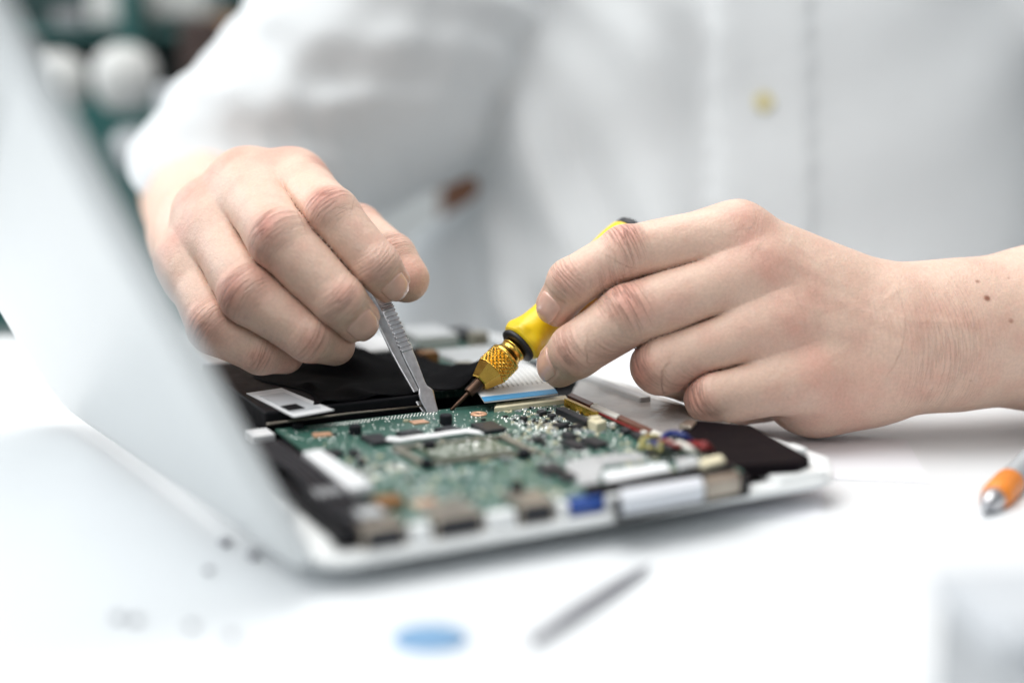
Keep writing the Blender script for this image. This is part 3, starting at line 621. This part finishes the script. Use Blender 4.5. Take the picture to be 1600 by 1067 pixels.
def largest(V, Q):
    """keep only the biggest connected piece"""
    lab_ = np.arange(len(V)); 
    while True:
        m = lab_[Q].min(1); new = lab_.copy(); np.minimum.at(new, Q.ravel(), np.repeat(m, 4)); new = new[new]
        if (new == lab_).all(): break
        lab_ = new
    c = np.bincount(lab_[Q[:, 0]]); keep = lab_ == c.argmax(); Q = Q[keep[Q[:, 0]]]; mp = np.cumsum(keep) - 1; return V[keep], mp[Q]
VA, QA = largest(*build_hand(ra, (-146, 352, 8), (-22, 496, 185), .5))
VB, QB = largest(*build_hand(rb, (2, 352, -9), (158, 476, 165), .5))
VB[:, 2] = np.maximum(VB[:, 2], .15)
wrist = P(1425, 530, 384); fx = nrm(P(1600, 512, 411) - P(1425, 530, 402)); nn_ = nrm(-CAMD - fx * (-CAMD @ fx))
moles = [(P(1546, 462, 384), .8, .9), (P(1533, 428, 386), .6, .6), (P(1578, 502, 385), .6, .6), (P(1520, 600, 385), .35, .3), (P(1585, 415, 387), .35, .35), (P(1500, 440, 385), .3, .3)]
moles = [(newton(rb, c[None], 6, .3)[0], r, a) for c, r, a in moles]; aA = ra.attrs(VA); aB = rb.attrs(VB, moles, [(P(1428, 560, 402), fx, nn_, 22, .34, .12), (P(1352, 520, 392), fx, nn_, 24, .16, .05), (P(1250, 470, 392), fx, nn_, 15, .1, .22), (P(1290, 640, 395), fx, nn_, 15, .1, .32)])
# nail beds: sink the skin a little where a nail lies, so its edges are held by a fold
def bed(hand, V, which):
    nrmV = grad(hand, V); d = np.zeros(len(V))
    for i in which:
        s_, l_, n_ = hand.nailmask(V, i); m = np.clip((.78 - np.abs(l_)) / .12, 0, 1) * np.clip((s_ + .95) / .18, 0, 1) * np.clip(n_ / .3, 0, 1) * np.clip((1.3 - s_) / .1, 0, 1)
        near = np.linalg.norm(V - hand.tipframe[i][1], axis=1) < 2.2 * hand.tipframe[i][2]; d = np.maximum(d, m * near * .48)
    return V - nrmV * d[:, None]
# explicit dorsal directions of the visible nails
def set_nail(hand, i, px, py, d):
    """turn the tip frame so that its dorsal side faces the given image point's direction"""
    f = hand.tipframe[i]; q = P(px, py, d) - (f[0] + f[1]) / 2; q = q - f[3] * (q @ f[3]); f[4] = nrm(q)
set_nail(ra, 0, 617, 436, 370); set_nail(ra, 1, 562, 498, 370); set_nail(ra, 4, 700, 380, 400)
set_nail(rb, 0, 840, 468, 382); set_nail(rb, 1, 846, 560, 384)
VA = bed(ra, VA, (0, 1)); VB = bed(rb, VB, (0, 1))

# ---- join both arms through the shoulders into one continuous body
def ring(c, t, ref, r, ry, n=56):
    t = nrm(t); b = ref - t * (ref @ t); b = nrm(b); c2 = np.cross(t, b); return [c + r * math.cos(2 * math.pi * k / n) * b + ry * math.sin(2 * math.pi * k / n) * c2 for k in range(n)]
def zipper(la, A, lb, B, c, t, ref):
    """triangulate between two loops of different length (indices la/lb, coordinates A/B) by angle"""
    t = nrm(t); b = nrm(ref - t * (ref @ t)); c2 = np.cross(t, b)
    def ang(X): q = X - X.mean(0); return np.unwrap(np.arctan2(q @ c2, q @ b))
    aA_, aB_ = ang(A), ang(B)
    if aA_[-1] < aA_[0]: la = la[::-1]; A = A[::-1]; aA_ = ang(A)
    if aB_[-1] < aB_[0]: lb = lb[::-1]; B = B[::-1]; aB_ = ang(B)
    k = int(np.argmin(np.abs((aB_ - aA_[0] + math.pi) % (2 * math.pi) - math.pi))); lb = np.roll(lb, -k); B = np.roll(B, -k, 0); aB_ = ang(B); aB_ = aB_ - round((aB_[0] - aA_[0]) / (2 * math.pi)) * 2 * math.pi
    aA_ = np.append(aA_, aA_[0] + 2 * math.pi); aB_ = np.append(aB_, aB_[0] + 2 * math.pi); i = j = 0; out = []; na, nb = len(la), len(lb)
    while i < na or j < nb:
        if j >= nb or (i < na and aA_[i + 1] <= aB_[j + 1]): out.append([int(la[i % na]), int(la[(i + 1) % na]), int(lb[j % nb])]); i += 1
        else: out.append([int(la[i % na]), int(lb[(j + 1) % nb]), int(lb[j % nb])]); j += 1
    return out
LA, LB = boundary(QA), boundary(QB); nA, nB = len(VA), len(VB)
EA = P(330, 305, 600); SHA = P(850, -260, 690); SHB = P(1560, -260, 690); EB = P(2230, 470, 455)
path = [(VA[LA].mean(0), 22, 22), (P(326, 335, 555), 26, 25), (EA, 30, 29), (P(390, 235, 622), 32, 32), (P(600, 0, 650), 38, 38), (SHA, 44, 44), (P(1010, -300, 715), 60, 60), (P(1200, -310, 730), 66, 66), (P(1400, -300, 715), 60, 60),
        (SHB, 44, 44), (P(1950, 60, 570), 38, 38), (P(2170, 380, 490), 32, 32), (EB, 30, 30), (P(2000, 492, 432), 29, 29), (VB[LB].mean(0), 27, 27)]
cs = spline([q[0] for q in path], 90); rs = np.interp(np.linspace(0, 14, 90), range(15), [q[1] for q in path])
Vx = []; Fx = []; rings = []
base = nA + nB; ref = np.array([0, 0, 1.])
for i in range(2, 88):
    t = nrm(cs[i + 1] - cs[i - 1]); r = ref - t * (ref @ t); ref = nrm(r); rings.append(len(Vx) + base); Vx += ring(cs[i], t, ref, rs[i], rs[i])
    if i == 2: ref0 = ref.copy()
nR = 56; Vx = np.array(Vx)
for a, b in zip(rings[:-1], rings[1:]):
    for k in range(nR): Fx.append([a + k, a + (k + 1) % nR, b + (k + 1) % nR, b + k])
Fx += zipper(np.array(LA), VA[LA], np.arange(rings[0], rings[0] + nR), Vx[:nR], None, cs[3] - cs[1], ref0)
Fx += zipper(np.arange(rings[-1], rings[-1] + nR), Vx[-nR:], np.array(LB) + nA, VB[LB], None, cs[88] - cs[86], ref)
AV = np.vstack([VA, VB, Vx]); faces = QA.tolist() + (QB + nA).tolist() + Fx
person = thing('person', 'person in white shirt, tweezers in one hand and yellow screwdriver in the other', 'person', (40, 640, -300))
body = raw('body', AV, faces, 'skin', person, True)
zz = np.zeros(len(Vx)); me = body.data
for nm, arr in (('wr', np.concatenate([aA[1], aB[1], zz])), ('red', np.concatenate([aA[2], aB[2], zz])), ('mole', np.concatenate([aA[3], aB[3], zz]))):
    at = me.attributes.new(nm, 'FLOAT', 'POINT'); at.data.foreach_set('value', arr.astype(np.float32))
at = me.attributes.new('fc', 'FLOAT_VECTOR', 'POINT'); at.data.foreach_set('vector', np.vstack([aA[0], aB[0], np.zeros((len(Vx), 3))]).astype(np.float32).ravel())
bm_ = bmesh.new(); bm_.from_mesh(me); bmesh.ops.recalc_face_normals(bm_, faces=bm_.faces); bm_.to_mesh(me); bm_.free()

def nail(hand, i, half=.68, s0=-.62, s1=.95, off=-.06):
    c2, c3, r, t, n = hand.tipframe[i]; b = np.cross(t, n); na, ns = 22, 22; Pn = []
    for a in np.linspace(-1, 1, na + 1):
        for q in np.linspace(0, 1, ns + 1):
            e0 = s0 + .26 * abs(a) ** 3; e1 = s1 - .22 * abs(a) ** 2.5; s_ = e0 + (e1 - e0) * q; ph = a * math.asin(min(half, .99))
            Pn.append(c3 + t * min(s_, .62) * r + (t * max(0, s_ - .62) * r * .9) + 1.05 * r * (math.cos(ph) * n + math.sin(ph) * b))
    Pn = np.array(Pn); X = Pn.copy()
    for _ in range(6):     # slide towards the skin only across the finger, not along it
        g = grad(hand, X); g = g - np.outer(g @ t, t) * .8; g /= np.maximum(np.linalg.norm(g, axis=1, keepdims=True), 1e-6); X = X - g * hand(X)[:, None] * .8
    G = grad(hand, X); X = X.reshape(na + 1, ns + 1, 3); G = G.reshape(X.shape)
    for _ in range(4): X[1:-1, 1:-1] = (X[:-2, 1:-1] + X[2:, 1:-1] + X[1:-1, :-2] + X[1:-1, 2:]) / 4
    top = X + G * off; A_ = np.linspace(-1, 1, na + 1)[:, None]; edge = np.clip((1 - np.abs(A_)) / .12, 0, 1) * np.clip(np.linspace(0, 1, ns + 1)[None] / .08, 0, 1)
    top = top - G * (.22 * (1 - edge))[:, :, None]; bot = X - G * .6
    Vn = np.vstack([top.reshape(-1, 3), bot.reshape(-1, 3)]); Fn = []; st = ns + 1; N0 = (na + 1) * st
    for i_ in range(na):
        for j in range(ns): k = i_ * st + j; Fn.append([k, k + st, k + st + 1, k + 1]); Fn.append([N0 + k, N0 + k + 1, N0 + k + st + 1, N0 + k + st])
    for j in range(ns): Fn += [[j, j + 1, N0 + j + 1, N0 + j], [na * st + j + 1, na * st + j, N0 + na * st + j, N0 + na * st + j + 1]]
    for i_ in range(na): Fn += [[i_ * st, N0 + i_ * st, N0 + (i_ + 1) * st, (i_ + 1) * st], [i_ * st + ns, (i_ + 1) * st + ns, N0 + (i_ + 1) * st + ns, N0 + i_ * st + ns]]
    o = raw('fingernail', Vn, Fn, 'nail', person, True); bm = bmesh.new(); bm.from_mesh(o.data); bmesh.ops.recalc_face_normals(bm, faces=bm.faces); bm.to_mesh(o.data); bm.free()
for hnd, i in ((ra, 0), (ra, 1), (ra, 4), (rb, 0), (rb, 1)): nail(hnd, i)

# ---- shirt: one cloth mesh, torso with both sleeves
TC = [P(1190, 1250, 690), P(1190, 420, 665), P(1190, -120, 690), P(1200, -330, 740)]
X3 = np.eye(3)
def shirt_sdf(p):
    # torso: elliptical column following TC
    q = p.copy(); zc = np.array([c[2] for c in TC]); yc = np.array([c[1] for c in TC]); o_ = np.argsort(zc)
    cy = np.interp(p[:, 2], zc[o_], yc[o_]); cx = P(1190, 300, 665)[0]
    hw = np.interp(p[:, 2], [-300, -60, 60, 190, 260, 330], [132, 128, 138, 150, 120, 40]); hd_ = np.interp(p[:, 2], [-300, -60, 60, 190, 260, 330], [88, 84, 90, 98, 84, 40])
    x_, y_ = (p[:, 0] - cx) / hw, (p[:, 1] - cy) / hd_; k = (np.abs(x_) ** 2.4 + np.abs(y_) ** 2.4) ** (1 / 2.4); d = (k - 1) * np.minimum(hw, hd_) * .95
    d = smax(d, p[:, 2] - 325, 20); front = np.clip(-y_ * 1.5, 0, 1)
    # hanging folds of the front
    def fold(c, w): c = c / w; r = np.abs((c % 1) - .5) * 2; return r * r * (3 - 2 * r)
    f1 = fold(p[:, 0] * .95 + p[:, 2] * .30 + 14 * np.sin(p[:, 2] / 48 + p[:, 0] / 70), 44); f2 = fold(p[:, 0] * .45 - p[:, 2] * .85 + 12 * np.sin(p[:, 0] / 35), 62); f3 = fold(p[:, 0] * .8 + p[:, 2] * .75 + 9 * np.sin(p[:, 2] / 26), 31)
    lf = np.clip((cx - 20 - p[:, 0]) / 30, 0, 1)
    d = d - front * (6.5 * f1 * lf + 3.2 * f2 * (.5 + .5 * lumps(p, 120, 31)) + 2.0 * f3 * lf + 3.0 * lumps(p, 90, 21)); pl = np.clip((p[:, 0] - (P(1118, 160, 577)[0])) / 1.6, 0, 1) * np.clip((P(1275, 160, 577)[0] - p[:, 0]) / 1.6, 0, 1); d = d - pl * front * 2.6
    # sleeves
    s1 = rcone(p, P(352, 284, 585), P(600, 62, 618), 39, 54); s1 = smin(s1, rcone(p, P(600, 62, 618), P(880, -210, 690), 54, 64), 18)
    s1 = smin(s1, rcone(p, P(470, 262, 628), P(640, 150, 650), 32, 42), 26)
    ax = nrm(P(600, 62, 618) - P(352, 284, 585)); al = (p - P(352, 284, 585)) @ ax; pr = nrm(np.cross(ax, [0, 1, 0])); ac = p @ pr
    g1 = fold(al * .85 + .75 * ac + 9 * np.sin(ac / 17 + p[:, 1] / 30), 33); g2 = fold(al * .5 - .95 * ac + 8 * np.sin(al / 19), 27); g3 = fold(al - .2 * ac + 6 * np.sin(ac / 13), 19)
    s1 = s1 - 4.6 * g1 * (.6 + .4 * lumps(p, 80, 15)) - 2.6 * g2 * np.clip(.3 + lumps(p, 70, 16), 0, 1) - 1.8 * g3 * np.clip(1 - np.abs(al - 20) / 45, 0, 1) - 2.0 * lumps(p, 48, 5)
    cutp = P(236, 318, 548); cn = nrm(np.array([-.40, -.05, -1.0])); s1 = smax(s1, (p - cutp) @ cn, 3)
    s2 = rcone(p, P(2200, 440, 470), P(1950, 60, 570), 42, 50); s2 = smin(s2, rcone(p, P(1950, 60, 570), P(1530, -210, 690), 50, 62), 18)
    s2 = smax(s2, (p - P(2120, 480, 452)) @ nrm(np.array([-1., -.3, -.55])), 3) - 1.8 * lumps(p, 60, 6)
    d = smin(d, rcone(p, P(745, 470, 700), P(700, 800, 690), 46, 66), 22)
    return smin(smin(d, s1, 6), s2, 14)
VS, QS = nets(shirt_sdf, (-190, 420, -330), (380, 860, 345), 4.0); VS, QS = largest(VS, QS); VS = newton(shirt_sdf, VS, 1, .5)
shirt = raw('shirt', VS, QS, 'shirt', person, True)
ssm = shirt.modifiers.new('subdiv', 'SUBSURF'); ssm.levels = 1; ssm.render_levels = 1
bc = P(1193, 160, 560)
rd = nrm(ray(1193, 160))
for _ in range(30): bc = bc + rd * shirt_sdf(bc[None])[0] * .6
bc = bc - CAMD * .6; V, Fc = lathe([(-1.0, .1), (-1.0, 3.9), (-.2, 4.4), (.8, 4.3), (1.1, 3.8), (.8, 3.2), (.7, .1)], bc, -CAMD, 28); raw('button', V, Fc, 'button', shirt, True)
cuff = [(P(236, 318, 575))]

# ------------------------------------------------------------------ tweezers
tw = thing('tweezers', 'steel tweezers with ridged grip, tip touching the back edge of the green board', 'tweezers', onz(680, 645, 12))
T0 = P(678, 648, 390); T1 = P(606, 484, 394); ax = nrm(T1 - T0); L1 = np.linalg.norm(T1 - T0)
TE = T1 + nrm(P(520, 330, 470) - T1) * 58
fnv = nrm(-CAMD * .80 + np.array([.62, 0, 0])); fnv = nrm(fnv - ax * (fnv @ ax)); wdv = np.cross(ax, fnv)
def blade(side):
    """side 0: front arm, 1: rear arm"""
    V = []; Fc = []; prof = [(0, 1.5), (.6, 1.75), (5.5, 2.55), (6.8, 2.55), (8.6, 1.45), (10, 1.4), (17, 1.85), (22, 1.95), (31, 2.0), (48, 2.1), (75, 2.0), (88, 1.8)]
    ss = np.concatenate([np.linspace(0, 20, 41), np.linspace(20.2, 38, 120), np.linspace(39, 88, 30)]); N = len(ss)
    for s_ in ss:
        if s_ < L1: c = T0 + ax * s_; 
        else: c = T1 + nrm(TE - T1) * (s_ - L1) * 1.0
        w_ = np.interp(s_, [a for a, _ in prof], [b for _, b in prof]); gap = np.interp(s_, [0, 8, 22, 50, 80, 88], [.15, .8, 1.55, 2.2, .7, .35])
        rid = .34 * (1 if (s_ * .72) % 1 > .5 else -1.0) if 20 < s_ < 38 else 0; thk = np.interp(s_, [0, 6, 10, 20], [.35, .5, .65, .7])
        shift = .35 * math.exp(-((s_ - 7) / 1.5) ** 2)
        off = 0 if side == 0 else -(2 * gap + thk + .5); fr = (thk + rid) if side == 0 else .0; bk = 0 if side == 0 else -(thk)
        for wv, nv_ in ((-w_, off + fr - .12), (-w_ * .86, off + fr), (w_ * .86, off + fr), (w_, off + fr - .12), (w_, off + bk), (-w_, off + bk)): V.append(c + wdv * (wv + shift) + fnv * nv_)
    for i in range(N - 1):
        for k in range(6): Fc.append([i * 6 + k, i * 6 + (k + 1) % 6, (i + 1) * 6 + (k + 1) % 6, (i + 1) * 6 + k])
    Fc.append(list(range(6))[::-1]); Fc.append([(N - 1) * 6 + k for k in range(6)])
    o = raw('arm', V, Fc, 'steel', tw); bm = bmesh.new(); bm.from_mesh(o.data); bmesh.ops.recalc_face_normals(bm, faces=bm.faces); bm.to_mesh(o.data); bm.free()
blade(0); blade(1)

# ------------------------------------------------------------------ screwdriver
sd = thing('screwdriver', 'precision screwdriver with yellow rubber handle and gold knurled collar', 'screwdriver', onz(705, 641, 12.5))
D0 = P(704, 641, 392); D1 = P(995, 361, 420); dax = nrm(D1 - D0); DL = np.linalg.norm(D1 - D0); k = DL / 412.0
def pf(l): return [(a * k, r * k) for a, r in l]
raw('bit', *lathe(pf([(0, 1.2), (1, 2.4), (10, 2.9), (35, 3.3), (36, 3.6), (36.2, 7.4), (37.5, 8.2), (62, 8.6), (66, 8.6)]), D0, dax, 24), 'shaft', sd)
raw('nose', *lathe(pf([(60, 8), (60.5, 13.5), (62, 15), (82, 23), (84.5, 24)]), D0, dax, 6), 'gold', sd)
pr = [(s_, 24.2) for s_ in np.linspace(84.5, 112, 60)]
def knurl(s_, r, a):
    x = a * 10 / math.pi; y = (s_ / k - 84.5) / 7.6; f = lambda q: abs((q % 1) - .5) * 2
    e = min(1, (s_ / k - 84.2) / 2, (112.3 - s_ / k) / 2); return r + k * 3.0 * (min(f(x + y), f(x - y)) - .4) * max(e, 0)
kn = raw('knurled_collar', *lathe(pf([(84.5, 20)] + pr + [(112, 20)]), D0, dax, 288, knurl), 'gold', sd)
raw('collar_ring', *lathe(pf([(111, 19), (111.5, 24), (113, 25), (116.5, 25), (117.5, 23), (118.5, 20.5), (122, 20.5), (123, 19), (131, 19), (131.5, 20), (134, 20), (134.5, 19), (142, 19), (142, 16)]), D0, dax, 48), 'gold', sd, True)
raw('rubber_ring', *lathe(pf([(138, 20), (138.5, 26.5), (140, 28.6), (143.5, 28.9), (145.5, 28), (146.5, 22)]), D0, dax, 48), 'rubber', sd, True)
hp = [(144.5, 20), (145.5, 28), (148, 31), (153, 32.5), (161, 32.5), (170, 30.5), (182, 28), (200, 26.5), (225, 26.5), (260, 28), (300, 32), (335, 35), (365, 36), (380, 35.5), (392, 34), (395, 32), (396, 18)]
def lobes(s_, r, a): m = math.exp(-((s_ / k - 158) / 10) ** 2); return r * (1 + .06 * m * math.cos(6 * a))
raw('handle', *lathe(pf([(float(a), float(b)) for a, b in zip(np.interp(np.linspace(0, len(hp) - 1, 90), range(len(hp)), [q[0] for q in hp]), np.interp(np.linspace(0, len(hp) - 1, 90), range(len(hp)), [q[1] for q in hp]))]), D0, dax, 60, lobes), 'yellow', sd, True)
raw('end_cap', *lathe(pf([(395, 18), (395.5, 30), (398, 32.5), (406, 31.5), (411, 26), (413, 14), (413.5, 3)]), D0, dax, 40), 'rubber', sd, True)

# ------------------------------------------------------------------ things lying on the table
c = onz(672, 1000, 0); V, Fc = [], []
n = 40
for z, k_ in ((.1, .96), (.5, 1.0), (.9, .96), (1.0, .8)):
    for i in range(n): a = 2 * math.pi * i / n; V.append(c + np.array([7.6 * k_ * math.cos(a) , 6.6 * k_ * math.sin(a) , z]))
for j in range(3):
    for i in range(n): Fc.append([j * n + i, j * n + (i + 1) % n, (j + 1) * n + (i + 1) % n, (j + 1) * n + i])
Fc += [list(range(n))[::-1], [3 * n + i for i in range(n)]]
tag(raw('opening_pick', V, Fc, 'pick', None, True), 'small rounded blue plastic opening pick lying on the white table', 'pick')
a, b_ = onz(826, 1004, 1.2), onz(1016, 882, 1.2); d_ = nrm(b_ - a); Ln = np.linalg.norm(b_ - a)
V, Fc = lathe([(0, .3), (1.5, 1.0), (Ln * .35, 1.5), (Ln * .7, 1.3), (Ln * .9, .8), (Ln, .25)], a, d_, 16); tag(raw('prying_tool', V, Fc, 'darksteel', None, True), 'thin dark metal prying tool lying on the table before the laptop', 'tool')
pen = thing('marker_pen', 'orange pen with silver and dark tip lying at the table edge of the picture', 'pen', onz(1560, 800, 0))
pen['label'] = 'orange pen with silver tip lying on the white table beyond the grey box'
a = onz(1534, 798, 2.2); b_ = onz(1712, 616, 4.0); d_ = nrm(b_ - a); Ln = np.linalg.norm(b_ - a)
raw('tip', *lathe([(0, .3), (3, .7), (5, 1.4)], a, d_, 20), 'ltgrey', pen, True); raw('ferrule', *lathe([(4.4, 1.0), (6, 1.9), (8, 2.7), (11.5, 3.1), (12, 2.9)], a, d_, 28), 'steel', pen, True)
raw('tip_ring', *lathe([(3.6, 1.0), (3.8, 1.3), (4.6, 1.6), (5.0, 1.4)], a, d_, 28), 'darksteel', pen, True)
raw('grip', *lathe([(11.6, 2.6), (11.9, 3.5), (15, 3.9), (27, 3.9), (27.4, 3.2)], a, d_, 28), 'orange', pen, True); raw('barrel', *lathe([(27, 2.8), (27.3, 3.6), (Ln + 60, 3.7), (Ln + 62, 3)], a, d_, 28), 'grey', pen, True)
bx = thing('storage_box', 'light grey plastic box with white label at the near table corner', 'box', (100, 190, 0))
ca = [(67, 203), (150, 214), (156, 186), (70, 178)]
MB().prism(ca, 0, 25, 1.5, 3).build('box_body', 'grey', bx); cb = [(65.5, 204.5), (151, 215.5), (157, 184.5), (68.6, 176.5)]; MB().prism(cb, 25, 30, 1.5, 3).build('lid', 'ltgrey', bx)
MB().prism([(70.5, 177.0), (86, 178.6), (86, 179.4), (70.5, 177.8)], 3, 23, .1).build('label', 'paper', bx)
sm_ = None
def screw(px, py, r=1.5, lab=None):
    global sm_
    q = onz(px, py, 0)
    if sm_ is None:
        V, Fc = lathe([(0, .2), (0, 1.0), (.9, 1.05), (1.0, 2.0), (1.6, 2.1), (2.0, 1.4), (2.1, .3)], np.zeros(3), np.array([0, 0, 1.]), 18); o = raw('screw', V, Fc, 'darksteel', None, True); sm_ = o
    else: o = sm_.copy(); COL.objects.link(o)
    o.location = Vector(q) * S; s_ = r / 2.1; o.scale = (s_, s_, s_); tag(o, lab, 'screw', 'small screws scattered by the lid')
screw(352, 852, 1.6, 'dark screw right against the foot of the white lid'); screw(396, 872, 1.6, 'dark screw nearest the front left corner of the laptop base')
screw(326, 894, 1.1, 'small screw a little in front of the two dark ones by the lid'); screw(184, 968, 1.2, 'pale screw farthest left among those before the lid')
screw(212, 972, 1.2, 'tiny screw just beside the leftmost one on the table'); screw(300, 982, 1.1, 'lone tiny screw midway along the scatter before the lid'); screw(362, 998, 1.2, 'tiny screw closest to the blue pick')
pz = [onz(1180, 815, 0), onz(1250, 868, 0), onz(1300, 770, 0), onz(1372, 782, 0), onz(1345, 735, 0), onz(1240, 748, 0)]
pz = [(30, 322), (76, 318), (84, 352), (112, 348), (118, 392), (60, 410)]
tag(MB().prism(pz, .1, .28).build('paper_sheet', 'sheet'), 'cut sheet of white paper lying under the front right corner of the laptop', 'paper')

# ------------------------------------------------------------------ workshop behind
BK = .72
sh = thing('shelf_unit', 'dark teal metal shelf unit far behind the shirt sleeve', 'shelf', (-330, 980, -300))
def bgbox(name, x0, y0, x1, y1, d, dep, m, parent=None, bev=2):
    d, dep = d * BK, dep * BK
    a, b_ = P(x0, y1, d), P(x1, y0, d); return MB().prism([(a[0], a[1]), (b_[0], a[1]), (b_[0], a[1] + dep), (a[0], a[1] + dep)], a[2], b_[2], bev).build(name, m, parent)
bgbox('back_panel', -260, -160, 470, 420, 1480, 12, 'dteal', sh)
bgbox('shelf_board', -260, 46, 420, 62, 1300, 150, 'teal', sh); bgbox('upright', 205, -160, 235, 420, 1320, 30, 'teal', sh); bgbox('lower_cabinet', -260, 150, 420, 520, 1330, 130, 'teal', sh)
tag(bgbox('carton', 138, -40, 212, 38, 1305, 90, 'boxw'), 'cream carton standing on the teal shelf left of the upright', 'carton'); tag(bgbox('carton', 236, -40, 318, 26, 1310, 90, 'boxw'), 'cream carton on the teal shelf right of the upright', 'carton')
tag(bgbox('carton', 82, 14, 132, 44, 1310, 80, 'boxg'), 'low grey carton beside the cream ones on the shelf', 'carton')
def pot(x, y, r, d, m, name, lab, cat):
    d *= BK; c = P(x, y, d); R = r * d / F; V, Fc = lathe([(-R, .2), (-R, R * .5), (-R * .8, R * .75), (-R * .3, R * .97), (R * .2, R), (R * .65, R * .85), (R * .92, R * .5), (R, R * .3), (R, .2)], c, np.array([0, 0, 1.]), 32); return tag(raw(name, V, Fc, m, None, True), lab, cat)
pot(196, 122, 50, 1180, 'boxw', 'paper_roll', 'big white paper roll below the teal shelf, nearest the sleeve', 'roll'); pot(92, 128, 44, 1200, 'boxw', 'paper_roll', 'white paper roll below the teal shelf, nearest the lid', 'roll')
pot(208, 236, 34, 1180, 'grey', 'tin_can', 'round grey tin in front of the teal cabinet', 'tin')
tag(bgbox('brown_block', 690, 190, 800, 700, 1222, 36, 'belt', None, 6), 'stand-in dark brown post glimpsed between the sleeve and the shirt front', 'block')  # brown block put behind the gap as stand-in for a small brown spot
tag(bgbox('chair_back', 282, 30, 345, 122, 1150, 24, 'umber'), 'dark brown chair back showing between shelf and sleeve', 'chair'); tag(bgbox('wooden_board', 318, 26, 420, 92, 1240, 20, 'wood'), 'orange brown wooden board behind the shirt sleeve', 'board')
tag(bgbox('grey_machine', 250, 135, 430, 300, 1120, 60, 'ltgrey'), 'pale lilac grey machine casing low behind the sleeve', 'machine')
